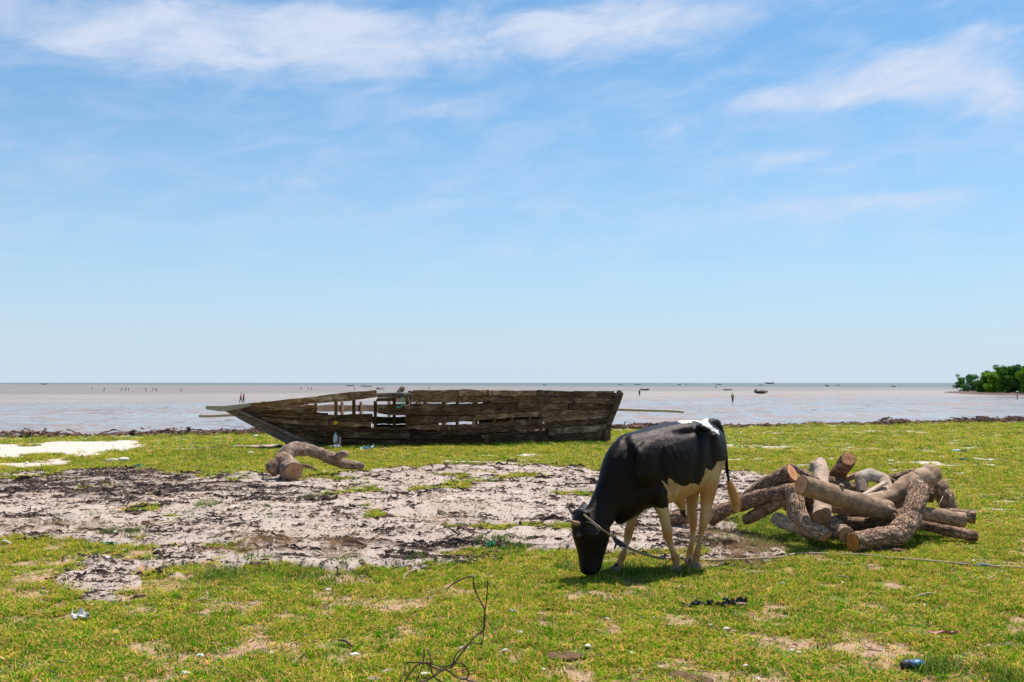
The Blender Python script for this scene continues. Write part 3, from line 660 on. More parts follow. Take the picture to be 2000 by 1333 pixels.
# ------------------------------------------------------------------ wrecked boat
BL = 'boat'
def Yc(px): return 24.45 + (px - 580) / 605 * 2.5
def stempx(z): return 600 - 150 * max(0, min(z / 1.12, 1.05))
def sternpx(z): return 1185 + 30 * max(0, min(z / 1.3, 1)) ** .8
def halfw(px, z):
    s = (px - stempx(z)) / 600.0; s = max(s, 0)
    f = 1 - (1 - min(s / .62, 1)) ** 2.3
    t = 1 - .35 * ss(np.array(px), 900, 1215)
    prof = .42 + .58 * max(0, min(z / 1.35, 1)) ** .55
    return 1.42 * f * float(t) * prof + .03
def HP(px, py, side=-1, inset=0.0):
    """point on the hull shell; side -1 faces the camera"""
    Y = Yc(px)
    for _ in range(4):
        z = P(px, py, Y).z; Y = Yc(px) + side * (halfw(px, z) - inset)
    return P(px, py, Y)
SEAM = [
 [(430, 796), (500, 787), (548, 781), (600, 776), (670, 767), (735, 762), (800, 762), (850, 762), (895, 760.5), (1000, 762), (1048, 762), (1217, 767.5)],
 [(430, 800), (500, 799), (560, 797), (600, 790), (680, 784), (735, 777), (800, 775), (900, 774), (1048, 774), (1217, 780)],
 [(430, 802), (520, 803), (612, 800), (680, 795), (735, 790), (800, 788), (900, 787.5), (1048, 787), (1217, 791)],
 [(440, 806), (520, 808), (610, 809), (727, 806.5), (760, 811), (800, 812.5), (930, 811), (1000, 806), (1060, 803), (1217, 798)],
 [(460, 812), (530, 815), (600, 820), (727, 824), (795, 830), (857, 828), (925, 822), (1000, 817), (1060, 814), (1210, 806)],
 [(480, 822), (530, 825), (600, 832), (725, 835), (800, 838), (860, 842), (950, 836), (1050, 827), (1210, 815)],
 [(500, 833), (560, 836), (620, 842), (725, 845), (800, 846), (860, 849), (950, 847), (1050, 839), (1200, 827)],
 [(530, 848), (580, 851), (640, 855), (725, 857), (860, 859), (950, 858), (1050, 853), (1200, 841)],
 [(560, 861), (600, 863), (660, 866), (860, 869), (950, 868), (1050, 865), (1200, 855)],
 [(560, 876), (600, 877), (660, 878), (860, 877), (1050, 874), (1200, 867)]]
def seam(k, px): a = np.array(SEAM[k], float); return float(np.interp(px, a[:, 0], a[:, 1]))
boat = empty('wrecked_boat', P(860, 866, Yc(860)), 'long rotting wooden boat hull lying on the grass, planks missing and blackened', 'boat')
BB = tuple(boat.location)
def plank(x0, x1, k, side=-1, mat='hull', top=0, bot=0, inset=0.0, th=.035, tops=None, bots=None, rag=1.0, proud=None):
    n_ = max(4, int((x1 - x0) / 7)); V = []; pr = random.uniform(-.03, .03) if proud is None else proud
    sd = random.random() * 99
    xs = [x0 + (x1 - x0) * i / n_ for i in range(n_ + 1)]
    for i, px in enumerate(xs):
        t = tops(px) if tops else seam(k, px) + top; b = bots(px) if bots else seam(k + 1, px) + bot
        t += (mn.noise(Vector((px * .05, t * .03, 0))) * 1.5 + mn.noise(Vector((px * .19, t * .03, 4))) * .8) * rag + .40
        b += (mn.noise(Vector((px * .05, b * .03, 0))) * 1.5 + mn.noise(Vector((px * .19, b * .03, 4))) * .8) * rag - .40
        b = max(b, t + .8)
        for q in range(4):
            py = t + (b - t) * q / 3; xx = px
            if i in (0, n_): xx += mn.noise(Vector((q * 1.7, sd, i))) * 3.2
            p = HP(xx, py, side, inset); p.y -= -side * (pr + (.010 if q in (1, 2) else 0)) * -1 if side < 0 else 0
            V.append(p)
    m_ = len(V); V += [v + Vector((0, th * (1 if side < 0 else -1), 0)) for v in V[:]]; Fc = []
    for i in range(n_):
        for q in range(3):
            a = i * 4 + q; Fc.append((a, a + 4, a + 5, a + 1)); Fc.append((a + m_, a + 1 + m_, a + 5 + m_, a + 4 + m_))
        a = i * 4; Fc.append((a, a + m_, a + m_ + 4, a + 4)); a += 3; Fc.append((a, a + 4, a + m_ + 4, a + m_))
    for i in (0, n_):
        a = i * 4
        for q in range(3):
            f = (a + q, a + q + 1, a + q + 1 + m_, a + q + m_); Fc.append(f if i == 0 else f[::-1])
    o = mesh_obj('plank', V, Fc, M[mat], boat, smooth=False, base=BB)
    bev(o, .007); return o
def slabpart(name, poly, Y, t, mat, parent=None, bv=.01):
    V, Fc = slab(poly, Y, t); o = mesh_obj(name, V, Fc, M[mat], parent or boat, smooth=False, base=BB); bev(o, bv); return o
# near side strakes (x spans follow the breaks in the photograph)
plank(474, 735, 0, mat='hull', proud=.05, th=.09, rag=.6)                      # heavy wale
plank(806, 896, 0, bots=lambda x: 786.5); plank(896, 962, 0, bots=lambda x: 774); plank(964, 1048, 0, top=.6); plank(1049, 1203, 0, top=-.4)
plank(897, 1000, 1, tops=lambda x: 774.6); plank(1001, 1120, 1); plank(1121, 1203, 1)
plank(456, 618, 1, tops=lambda x: 796 - max(0, x - 560) * .09)
plank(738, 865, 2); plank(866, 1010, 2, top=.9); plank(1011, 1110, 2); plank(1111, 1201, 2)
plank(466, 612, 2)
plank(612, 728, 3, top=1.6); plank(480, 611, 3)
plank(797, 926, 3, top=1.0); plank(927, 1058, 3); plank(1059, 1198, 3)
plank(494, 640, 4, top=.8); plank(641, 724, 4, top=1.0); plank(797, 858, 4, top=.8); plank(1060, 1196, 4)
plank(858, 1058, 5, tops=lambda x: np.interp(x, [858, 925, 1058], [830.5, 828, 817.5]), bots=lambda x: np.interp(x, [858, 925, 1058], [842.5, 839, 829]), proud=.04)
plank(516, 700, 5); plank(701, 857, 5, mat='hull_low', top=2.0); plank(859, 1062, 5, mat='hull_low', tops=lambda x: np.interp(x, [858, 1058], [840, 828.5])); plank(1062, 1192, 5)
plank(541, 668, 6, mat='hull_low'); plank(669, 800, 6, mat='hull_low'); plank(801, 938, 6, mat='hull_low'); plank(939, 1070, 6, top=2.6, mat='hull'); plank(1071, 1189, 6)
plank(570, 650, 7, mat='hull_low'); plank(651, 780, 7, top=2.2, mat='hull_low'); plank(781, 940, 7, mat='hull_low'); plank(941, 1188, 7, mat='hull_low')
plank(600, 860, 8, mat='hull_low'); plank(861, 1187, 8, mat='hull_low')
plank(1060, 1200, 4, tops=lambda x: seam(4, x) - 1, bots=lambda x: seam(4, x) + 4, proud=.02)
plank(727, 797, 5, tops=lambda x: 834.5, bots=lambda x: 840, mat='hull_low')
# added dark boards behind the planks block light and stand in for seam shade
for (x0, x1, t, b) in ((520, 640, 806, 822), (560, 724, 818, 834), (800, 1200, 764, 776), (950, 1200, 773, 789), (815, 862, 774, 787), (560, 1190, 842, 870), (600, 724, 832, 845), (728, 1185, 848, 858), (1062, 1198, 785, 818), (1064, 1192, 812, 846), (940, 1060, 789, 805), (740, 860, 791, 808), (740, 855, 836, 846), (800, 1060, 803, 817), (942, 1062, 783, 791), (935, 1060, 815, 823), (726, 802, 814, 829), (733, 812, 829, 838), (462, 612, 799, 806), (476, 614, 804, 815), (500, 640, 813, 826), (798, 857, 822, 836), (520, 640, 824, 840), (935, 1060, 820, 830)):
    o = plank(x0, x1, 0, mat='seam_shade', tops=lambda x, t=t: t, bots=lambda x, b=b: b, inset=.11, th=.025); o.name = 'seam_shade_board'
# far side, seen through the gaps
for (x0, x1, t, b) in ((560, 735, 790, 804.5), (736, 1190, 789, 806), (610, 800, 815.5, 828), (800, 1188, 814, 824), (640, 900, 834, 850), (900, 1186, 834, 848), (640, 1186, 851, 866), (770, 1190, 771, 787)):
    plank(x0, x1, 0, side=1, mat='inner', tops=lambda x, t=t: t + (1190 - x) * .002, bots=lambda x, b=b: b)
# wale joint piece and its underplank
slabpart('rail', [(736, 768), (790, 767), (806, 768), (806, 775), (790, 777), (736, 777)], lambda a, b: Yc(a) - 1.36, .12, 'stem')
slabpart('plank', [(737, 777.5), (768, 777), (768, 784), (733, 784.5)], lambda a, b: Yc(a) - 1.2, .05, 'inner')
slabpart('rail', [(401, 793.5), (404, 792.5), (440, 792.5), (470, 789), (500, 785.5), (512, 786.5), (505, 790), (480, 796), (445, 803), (428, 804), (402, 800)], lambda a, b: Yc(a) - .10, .16, 'pole')
slabpart('rail', [(408, 793), (440, 791.5), (520, 783.5), (522, 788), (450, 797), (408, 798)], lambda a, b: Yc(a) + .35, .12, 'pole')
slabpart('stem_post', [(434, 801), (452, 799), (500, 820), (560, 849), (610, 873), (604, 878), (580, 876), (545, 860), (480, 826), (455, 812)], lambda a, b: Yc(a), .20, 'stem')
slabpart('stem_post', [(449, 798.5), (470, 804), (560, 843), (625, 872), (618, 876), (560, 849.5), (505, 822)], lambda a, b: Yc(a) - .06, .20, 'stem')
slabpart('keel', [(575, 869), (700, 876), (1000, 873), (1187, 866), (1190, 872), (1000, 880), (700, 882), (580, 878)], lambda a, b: Yc(a), .22, 'hull_low')
# stern post and transom
slabpart('stern_post', [(1205, 771), (1214, 766), (1218, 768), (1216, 776), (1209, 795), (1198, 822), (1190, 845), (1188, 868), (1179, 868), (1181, 845), (1190, 815), (1200, 790)], lambda a, b: Yc(1200) - .95, .16, 'hull')
for i, (t, b) in enumerate(((768, 780), (781, 794), (795, 810), (811, 828), (829, 846), (847, 865))):
    V = []
    for (px, py) in ((0, t), (0, b)):
        z = P(1200, py, Yc(1200)).z; xx = np.interp(py, [768, 795, 822, 845, 868], [1212, 1204, 1193, 1186, 1184]); w_ = halfw(1195, z) - .04
        for dy in (-w_, w_):
            for tt in (0, .04):
                p = P(xx, py, Yc(1200) - w_); V.append(Vector((p.x - tt - .06, Yc(1200) + dy, p.z)))
    o = mesh_obj('transom_plank', V, [(0, 1, 3, 2), (4, 6, 7, 5), (0, 4, 5, 1), (2, 3, 7, 6), (0, 2, 6, 4), (1, 5, 7, 3)], M['hull'], boat, smooth=False, base=BB)
slabpart('bolt_block', [(1205, 764), (1211, 762), (1217, 768), (1214, 771), (1205, 770)], lambda a, b: Yc(1200) - .9, .12, 'rib')
# ribs
def rib(px, side, top, bot=872, w=.075, mat='rib'):
    ctrl = []
    for i in range(8):
        py = top + (bot - top) * i / 7; p = HP(px, py, side, .09)
        ctrl.append((p, w * .6, w * .62))
    V, Fc, _ = tube(ctrl, 4, 2); o = mesh_obj('rib', V, Fc, M[mat], boat, smooth=False, base=BB); bev(o, .008)
for px, t in ((560, 800), (590, 797), (616, 790), (656, 782), (691, 779), (733, 784), (770, 772), (795, 768), (800, 764), (830, 765), (866, 764), (893, 762), (930, 763), (965, 763), (1000, 765), (1035, 765), (1056, 783), (1090, 766), (1125, 767), (1160, 768), (1190, 770)): rib(px, -1, t)
for px in (600, 668, 705, 760, 815, 870, 925, 985, 1045, 1100, 1160): rib(px, 1, 786 if px < 735 else 772)
rib(857, -1, 838, 870, .05, 'stem')
# a few floor timbers and loose inside boards
for (px, py) in ((760, 852), (900, 852), (1040, 848)):
    a = HP(px, py, -1, .1); b_ = HP(px, py, 1, .1); V, Fc, _ = tube([(a, .07), (b_, .07)], 4, 1); mesh_obj('cross_beam', V, Fc, M['rib'], boat, smooth=False, base=BB)
# nails standing proud / spikes on the top edge
def boltline(px, y0, y1, mat='rib'):
    a = HP(px, y0, -1, -.03); b_ = HP(px + .5, y1, -1, -.03); V, Fc, _ = tube([(a, .018), (b_, .014)], 5, 2); mesh_obj('iron_strap', V, Fc, M[mat], boat, base=BB)
for a in ((1054, 788, 803), (1056, 809, 815), (1105, 820, 831), (953, 761, 776), (877, 836, 858), (943, 857, 867), (893, 776, 786), (820, 777, 789), (1179, 840, 866), (838, 812, 826), (995, 800, 812)): boltline(*a)
# wooden bitt standing on the rail, ropes, poles
bitt = (lambda: (lambda V, Fc, _: mesh_obj('timber_head', V, Fc, M['stem'], boat, base=BB))(*tube([(HP(779, 777, -1, .1), .06), (P(780, 767, Yc(782) - 1.25), .07), (P(786, 759, Yc(785) - 1.2), .068), (P(787, 757, Yc(785) - 1.2), .05)], 8, 3)))()
V, Fc, _ = tube([(P(771, 771.5, Yc(775) - 1.46), .05), (P(783, 771, Yc(775) - 1.47), .065), (P(794, 773, Yc(775) - 1.44), .04)], 8, 3); mesh_obj('rope_wrap', V, Fc, M['greyrope'], boat, base=BB)
def rope_thing(name, pts, r, mat, label, cat, per=6, seg=6, **kw):
    base = tuple(pts[0]); V, Fc, _ = tube([(Vector(p), r) for p in pts], seg, per); o = mesh_obj(name, V, Fc, M[mat], base=base); o.location = base; tag(o, label, cat, **kw); return o
yb = Yc(785) - 1.52
rope_thing('rope_scrap', [P(784, 774, yb), P(786, 781, yb - .02), P(788, 788, yb - .03), P(785, 793, yb - .03), P(780, 796, yb - .03), P(777, 795, yb - .04), P(774, 797, yb - .04)], .014, 'teal_p', 'turquoise rope end hanging over the top plank of the wreck', 'rope')
rope_thing('rope_scrap', [P(790, 776, yb), P(788, 786, yb - .02), P(793, 793, yb - .03), P(799, 791, yb - .03), P(800, 786, yb), P(797, 777, yb)], .012, 'rope', 'pale rope loop hung beside the turquoise rope on the wreck', 'rope')
pl = Yc(420)
rope_thing('pole', [P(389.5, 813, 25.4), P(420, 812.5, 25.35), P(448, 811, 25.3), P(520, 809, 25.3), P(620, 806, 25.3)], .042, 'pole', 'pale wooden pole poking out under the bow of the wreck', 'pole', 3, 9)
rope_thing('pole', [P(1120, 797, 27.6), P(1205, 800, 27.6), P(1240, 801.2, 27.6), P(1290, 802.5, 27.6), P(1325, 804, 27.6), P(1335, 805.5, 27.6)], .040, 'pole', 'long bleached pole sticking out past the stern of the wreck', 'pole', 3, 9)

# ------------------------------------------------------------------ logs
def tri_n(p): return mn.fractal(p, .9, 2.1, 4)
def log(name, ctrl, mat, cut, label, plates=1.0, cuts=(1, 1), seg=30, knots=(), oval=1.0, seedv=0, cat='log', group='cut logs heaped on the grass'):
    """ctrl: (px,py,depth,radius). returns thing with bark and cut_face parts"""
    C_ = [(P(a, b, c), r, r * oval) for a, b, c, r in ctrl]; C2 = [C_[0]]
    for i in range(1, len(C_)):         # kinked rather than smoothly swept
        A_, B_ = C_[i - 1], C_[i]; jt = Vector([random.gauss(0, .06) * A_[1] for _ in range(3)]); w_ = random.uniform(.94, 1.07)
        C2 += [(A_[0].lerp(B_[0], .22), A_[1] * .78 + B_[1] * .22, A_[2] * .78 + B_[2] * .22), (A_[0].lerp(B_[0], .78) + jt, (A_[1] * .33 + B_[1] * .67) * w_, (A_[2] * .33 + B_[2] * .67) * w_), B_]
    C_ = C2; base = C_[len(C_) // 2][0].copy(); base.z = max(base.z - C_[len(C_) // 2][1], 0)
    L = sum((C_[i + 1][0] - C_[i][0]).length for i in range(len(C_) - 1)); rm = sum(c[1] for c in C_) / len(C_)
    per = max(3, int(L / .016 / (len(C_) - 1))); sv = Vector((seedv * 7.3, 3, 1)); crack = []
    def disp(u, th, c):
        q = Vector((math.cos(th) * rm, math.sin(th) * rm, u)) + sv
        d = 1 + .13 * mn.noise(q * 4.2) + .07 * mn.noise(q * 16)
        cr = 0
        if plates:
            w = q + Vector((mn.noise(q * 12), mn.noise(q * 12 + sv), mn.noise(q * 9))) * .02
            dd = mn.voronoi(Vector((w.x * 19, w.y * 19, w.z * 10)))[0]; e = dd[1] - dd[0]
            cr = max(0, 1 - e / .20); pid = mn.cell(Vector((w.x * 19, w.y * 19, w.z * 10)))
            d += plates * (-.10 * cr + .07 * mn.noise(Vector((w.x * 9, w.y * 9, w.z * 5)) * 2))
        else:
            g = mn.noise(Vector((q.x * 26, q.y * 26, q.z * 2.5))); d += .03 * g; cr = max(0, -g - .35) * 1.2
        for (ku, kt, ks, ka) in knots:
            dt = (th - kt + math.pi) % (2 * math.pi) - math.pi
            d += ka * math.exp(-((u - ku * L) / ks) ** 2 - (dt * rm / ks) ** 2)
        crack.append(min(cr, 1) * .9); return d
    V, Fc, UV = tube(C_, seg, per, cap=False, disp=disp)
    root = empty(name, base, label, cat, group)
    # bark body closed by caps recessed just inside the faces
    bpv = np.array([(math.cos(th) * rm, math.sin(th) * rm, u + seedv * 2.7) for u, th in UV])
    e = len(V) - seg; body = Fc + [tuple(range(seg - 1, -1, -1)), tuple(e + k for k in range(seg))]
    ob = mesh_obj('bark', V, body, M[mat], root, base=base, attrs={'crack': crack}); at_ = ob.data.attributes.new('bp', 'FLOAT_VECTOR', 'POINT'); at_.data.foreach_set('vector', bpv.ravel())
    for w, i0 in ((0, 0), (1, e)):
        if not cuts[w]: continue
        ring = [V[i0 + k] for k in range(seg)]; c = sum(ring, Vector()) / seg
        nrm = (C_[0][0] - C_[1][0]).normalized() if w == 0 else (C_[-1][0] - C_[-2][0]).normalized()
        VV = [c + nrm * .006]; rg = [0]; FF = []
        for s_, h in ((.25, .006), (.5, .006), (.75, .006), (.94, .005), (.99, -.004)):
            for k in range(seg): VV.append(c + (ring[k] - c) * s_ + nrm * h); rg.append(s_)
        for k in range(seg): FF.append((0, 1 + k, 1 + (k + 1) % seg))
        for q in range(4):
            for k in range(seg): a = 1 + q * seg + k; b = 1 + q * seg + (k + 1) % seg; FF.append((a, a + seg, b + seg, b))
        mesh_obj('cut_face', VV, FF, M[cut if isinstance(cut, str) else cut[w]], root, smooth=False, base=base, attrs={'ring': rg})
    return root
log('log', [(1666, 1059, 9.12, .094), (1752, 1046, 9.32, .104), (1779, 1014, 9.50, .106), (1793, 952, 9.84, .098)], 'bark2', 'cut_o', 'thick elbow shaped log with flaking orange bark in front of the heap', 1.2, (1, 1), 40, [(.50, 1.2, .05, .14), (.62, 4.4, .05, .16)], seedv=1)
L2 = log('log', [(1565, 948, 9.32, .090), (1640, 972, 9.50, .094), (1716, 994, 9.74, .104), (1734, 997, 9.80, .085), (1744, 1001, 9.84, .03)], 'smooth', ('cut', 'cut_b'), 'long smooth grey log lying across the top of the heap with a splintered right end', 0, (1, 0), 34, [(.55, 4.5, .03, .25), (.30, 1.0, .02, .12)], seedv=2)
log('log', [(1700, 984, 9.78, .080), (1745, 966, 9.94, .082), (1784, 942, 10.06, .094), (1806, 936, 10.12, .112), (1817, 929, 10.20, .112)], 'smooth', ('cut', 'cut_b'), 'pale smooth limb rising from the grey log to a big knot with a brown cut', 0, (0, 1), 34, [(.75, 4.6, .04, .2), (.6, 1.2, .03, .2)], seedv=31)
log('log', [(1547, 924, 9.95, .092), (1500, 947, 10.12, .084), (1435, 988, 10.5, .072)], 'dbark', 'cut', 'log slanting up to the right with a fresh salmon coloured cut end', .9, (1, 0), 32, seedv=3)
log('log', [(1386, 1012, 10.55, .084), (1412, 997, 10.45, .078), (1480, 972, 10.1, .074), (1548, 957, 9.8, .072)], 'dbark', 'cut_g', 'long dark log stretching left from the heap towards the bull', .9, (1, 0), 30, [(.8, 5.6, .04, .25)], seedv=4)
log('log', [(1306, 1014, 10.75, .075), (1352, 1010, 10.65, .072)], 'dbark', 'cut_g', 'short dark log end seen between the legs of the bull', .9, (1, 1), 28, seedv=5)
log('log', [(1457, 1016, 10.35, .056), (1490, 998, 10.15, .066), (1546, 968, 9.85, .062)], 'smooth', 'cut_g', 'slender brown log tucked under the long log on the left', .5, (1, 0), 26, seedv=6)
log('log', [(1551, 957, 9.62, .080), (1556, 1002, 9.50, .086), (1576, 1033, 9.40, .080), (1615, 1049, 9.28, .072)], 'bark', ('cut_g', 'cut'), 'upright log with plated bark bending to an orange cut end on the grass', 1.2, (1, 1), 36, seedv=7)
log('log', [(1602, 903, 10.45, .060), (1604, 925, 10.25, .078), (1605, 1011, 9.52, .084)], 'bleach', ('cut_g', 'cut_g'), 'pale log standing on end behind the smooth grey log, cut end drooping', 0, (0, 1), 30, [(.12, 1, .04, .3), (.25, 3, .04, .2)], seedv=8)
log('log', [(1658, 896, 10.0, .078), (1622, 952, 10.7, .086)], 'dbark', 'cut', 'short log pointing up at the back with a round cut end facing out', .9, (1, 0), 32, seedv=9)
log('log', [(1512, 1011, 10.0, .052), (1526, 1018, 9.95, .068), (1580, 1042, 9.65, .06)], 'bleach', 'cut_g', 'pale weathered stub lying low at the left foot of the heap', .3, (1, 0), 26, seedv=10)
log('log', [(1608, 1006, 9.8, .075), (1636, 1033, 9.42, .080), (1652, 1045, 9.25, .080)], 'bark', 'cut_g', 'short log with a shaded brown end beside the elbow shaped log', 1.0, (0, 1), 30, seedv=11)
log('log', [(1684, 962, 10.1, .046), (1682, 934, 10.18, .050), (1700, 927, 10.2, .048), (1726, 937, 10.12, .046), (1733, 958, 10.0, .058), (1712, 972, 9.88, .060), (1690, 976, 9.84, .045)], 'bleach', 'cut_g', 'bleached hollow root curled in a loop in the middle of the heap', 0, (1, 1), 26, oval=1.35, seedv=12)
log('log', [(1682, 970, 9.86, .016), (1730, 942, 9.95, .020)], 'bleach', 'cut', 'thin white split of wood across the hollow root', 0, (1, 1), 14, oval=2.0, seedv=13)
log('branch', [(1546, 910, 10.3, .030), (1566, 922, 10.2, .034), (1596, 938, 10.0, .028)], 'dbark', 'cut_g', 'thin broken branch behind the salmon coloured cut end', .4, (1, 1), 18, seedv=14)
log('log', [(1618, 942, 10.1, .064), (1640, 950, 10.05, .070), (1684, 962, 10.3, .055)], 'dbark', 'cut_g', 'stubby knotted log behind the middle of the smooth grey log', .6, (1, 0), 26, [(.3, 2, .05, .4)], seedv=15)
log('log', [(1812, 938, 10.6, .10), (1836, 954, 10.5, .10), (1850, 980, 10.45, .092), (1858, 1006, 10.45, .08)], 'bark', 'cut_b', 'curved log dropping down the back right side of the heap', .9, (1, 0), 30, seedv=16)
log('log', [(1790, 1003, 9.98, .076), (1882, 1017, 10.0, .082)], 'smooth', ('cut_g', 'cut_o'), 'log pointing right with a deep orange hollowed cut end', .3, (0, 1), 30, [(.55, 0, .03, .15)], seedv=17)
log('log', [(1846, 1003, 10.35, .062), (1903, 1010, 10.28, .068)], 'bark', ('cut_g', 'cut_o'), 'rightmost log of the heap, its ringed end just past the orange one', .8, (0, 1), 28, seedv=18)
log('log', [(1792, 1025, 9.84, .052), (1908, 1048, 9.66, .054)], 'dbark', 'cut_g', 'slender dark log lying on the grass at the right foot of the heap', .7, (1, 1), 26, seedv=19)
log('log', [(1722, 940, 10.7, .050), (1790, 925, 10.6, .062)], 'bark', 'cut_g', 'rough log end showing behind the fork of the smooth grey log', .8, (1, 0), 24, seedv=20)
log('branch', [(1723, 926, 10.3, .012), (1754, 944, 10.2, .012)], 'smooth', 'cut', 'yellowish stick wedged behind the bleached loop', 0, (1, 1), 12, seedv=21)
log('log', [(1612, 990, 9.85, .045), (1664, 1003, 9.78, .045)], 'smooth', 'cut', 'split brown stick of wood under the smooth grey log', 0, (1, 1), 18, oval=.7, seedv=22)
log('log', [(1662, 1040, 9.95, .06), (1725, 1016, 10.0, .06), (1770, 1000, 10.2, .06)], 'dbark', 'cut_g', 'dark log lying in the shade under the middle of the heap', .9, (1, 0), 26, seedv=23)
log('log', [(1560, 1000, 10.5, .09), (1620, 985, 10.5, .1), (1700, 992, 10.5, .1), (1790, 975, 10.5, .1)], 'dbark', 'cut_g', 'thick dark log at the bottom back of the heap', .9, (1, 1), 26, seedv=24)
log('branch', [(1586, 922, 10.6, .04), (1590, 909, 10.6, .05), (1601, 901, 10.6, .03), (1603, 897, 10.6, .01)], 'bleach', 'cut_g', 'ashen splintered stump tip behind the upright pale log', .6, (0, 0), 16, seedv=25)
log('branch', [(1650, 938, 10.4, .03), (1684, 925, 10.3, .028)], 'smooth', 'cut_g', 'grey stick joining the bleached loop from the left', 0, (1, 1), 14, seedv=26)
log('log', [(1700, 966, 10.5, .07), (1770, 958, 10.45, .075), (1822, 968, 10.4, .075)], 'dbark', 'cut_g', 'dark log showing under the big knot at the back of the heap', .9, (1, 1), 26, seedv=27)
log('log', [(1530, 985, 10.2, .07), (1620, 965, 10.2, .075)], 'dbark', 'cut_g', 'dark log filling the gap behind the upright plated log', .9, (1, 1), 26, seedv=28)
log('log', [(1580, 1012, 10.0, .06), (1660, 1022, 9.9, .062), (1740, 1024, 9.9, .058)], 'dbark', 'cut_g', 'dark log lying flat on the grass in the shadowed gap of the heap', .9, (1, 1), 24, seedv=32)
log('log', [(1640, 1004, 10.3, .07), (1780, 1012, 10.2, .07)], 'bark', 'cut_g', 'half hidden log behind the elbow shaped one', .9, (1, 1), 24, seedv=33)
log('log', [(1590, 950, 10.6, .06), (1655, 975, 10.3, .065), (1720, 962, 10.4, .06)], 'bark', 'cut_g', 'half hidden log between the pale upright and the bleached loop', .9, (1, 1), 24, seedv=34)
rope_thing('twig', [P(1829, 990, 9.9), P(1836, 982, 9.9), P(1842, 969, 10.0)], .004, 'stick', 'pale thin twig leaning on the right side of the log heap', 'twig', 3, 5)
def stub(root, pts, mat, cutm='cut_g'):
    C_ = [(P(a, b, c), r) for a, b, c, r in pts]; V, Fc, UV = tube(C_, 14, 5, disp=lambda u, t, c: 1 + .25 * mn.noise(c * 14) + .12 * mn.noise(c * 40))
    ob = mesh_obj('branch_stub', V, Fc, M[mat], root, base=tuple(root.location), attrs={'crack': [0] * len(V)}); at_ = ob.data.attributes.new('bp', 'FLOAT_VECTOR', 'POINT'); at_.data.foreach_set('vector', np.array([tuple(v) for v in V]).ravel())
stub(L2, [(1728, 992, 9.72, .045), (1740, 996, 9.66, .030), (1750, 997, 9.62, .008)], 'smooth')
stub(L2, [(1736, 1001, 9.76, .04), (1746, 1007, 9.72, .022), (1753, 1012, 9.70, .005)], 'smooth')
stub(L2, [(1640, 958, 9.48, .035), (1643, 951, 9.46, .028), (1645, 947, 9.45, .020)], 'smooth')
# big driftwood arch on the sand
dw = log('driftwood', [(574, 921, 15.75, .150), (566, 912, 15.95, .158), (553, 900, 16.1, .150), (560, 886, 16.2, .13), (577, 877, 16.35, .115), (600, 878, 16.55, .105), (625, 886, 16.75, .100), (648, 897, 16.95, .098), (668, 906, 17.1, .090), (690, 909, 17.25, .075), (707, 911, 17.35, .066)],
         'drift', 'cut_g', 'arched grey driftwood trunk with a sawn end resting on the sand', .7, (1, 1), 36, [(.72, .4, .09, .35), (.1, 4.2, .1, .25)], seedv=30, cat='driftwood', group=None)
def dpart(name, ctrl, mat, root, seg=18):
    C_ = [(P(a, b, c), r) for a, b, c, r in ctrl]; cr = []
    V, Fc, _ = tube(C_, seg, 8, disp=lambda u, t, c: 1 + .22 * mn.noise(c * 9) + .1 * mn.noise(c * 25)); ob = mesh_obj(name, V, Fc, M[mat], root, base=tuple(root.location), attrs={'crack': [max(0, -mn.noise(Vector(v) * 14)) for v in V]}); at_ = ob.data.attributes.new('bp', 'FLOAT_VECTOR', 'POINT'); at_.data.foreach_set('vector', np.array([tuple(v) for v in V]).ravel())
dpart('root_stub', [(563, 892, 16.1, .12), (547, 904, 16.0, .13), (535, 914, 15.95, .14), (527, 922, 15.95, .10)], 'dbark', dw, 22)
dpart('branch_stub', [(655, 896, 16.95, .07), (665, 889, 16.85, .062), (673, 887, 16.8, .058), (677, 890, 16.78, .052)], 'drift', dw)
dpart('branch_stub', [(590, 909, 16.0, .03), (605, 912, 16.0, .03), (618, 919, 15.9, .02)], 'dbark', dw, 10)

# ------------------------------------------------------------------ the grazing bull
YAW = R(33); CO = Vector((1.30, 8.45, 0)); NL = Vector((math.sin(YAW), -math.cos(YAW), 0)); CF = Vector((-math.cos(YAW), -math.sin(YAW), 0))
def CP(px, py, c=0.0):
    d = ray(px, py); t = ((CO - CAM).dot(NL) + c) / d.dot(NL); return CAM + d * t
UZ = Vector((0, 0, 1))
def ring_tube(st, seg=20, per=4):
    """stations: (top px, top py, bottom px, bottom py, half width, lateral offset)"""
    ctrl = []
    rs = [np.array(s, float) for s in st]; out = []
    m = len(rs)
    for i in range(m - 1):
        p0, p1, p2, p3 = rs[max(i - 1, 0)], rs[i], rs[i + 1], rs[min(i + 2, m - 1)]
        for k in range(per):
            t = k / per; out.append(.5 * ((2 * p1) + (-p0 + p2) * t + (2 * p0 - 5 * p1 + 4 * p2 - p3) * t * t + (-p0 + 3 * p1 - 3 * p2 + p3) * t ** 3))
    out.append(rs[-1]); V = []; Fc = []
    for a in out:
        T_ = CP(a[0], a[1], a[5]); B_ = CP(a[2], a[3], a[5]); c = (T_ + B_) / 2; u = (T_ - B_) / 2
        for k in range(seg):
            th = 2 * math.pi * k / seg; cz = math.cos(th); sx = math.sin(th)
            V.append(c + u * (abs(cz) ** .92 * (1 if cz > 0 else -1)) + NL * (a[4] * abs(sx) ** .85 * (1 if sx > 0 else -1)))
    for i in range(len(out) - 1):
        for k in range(seg): a = i * seg + k; b = i * seg + (k + 1) % seg; Fc.append((a, b, b + seg, a + seg))
    Fc.append(tuple(range(seg - 1, -1, -1))); e = (len(out) - 1) * seg; Fc.append(tuple(e + k for k in range(seg)))
    return V, Fc
parts = []
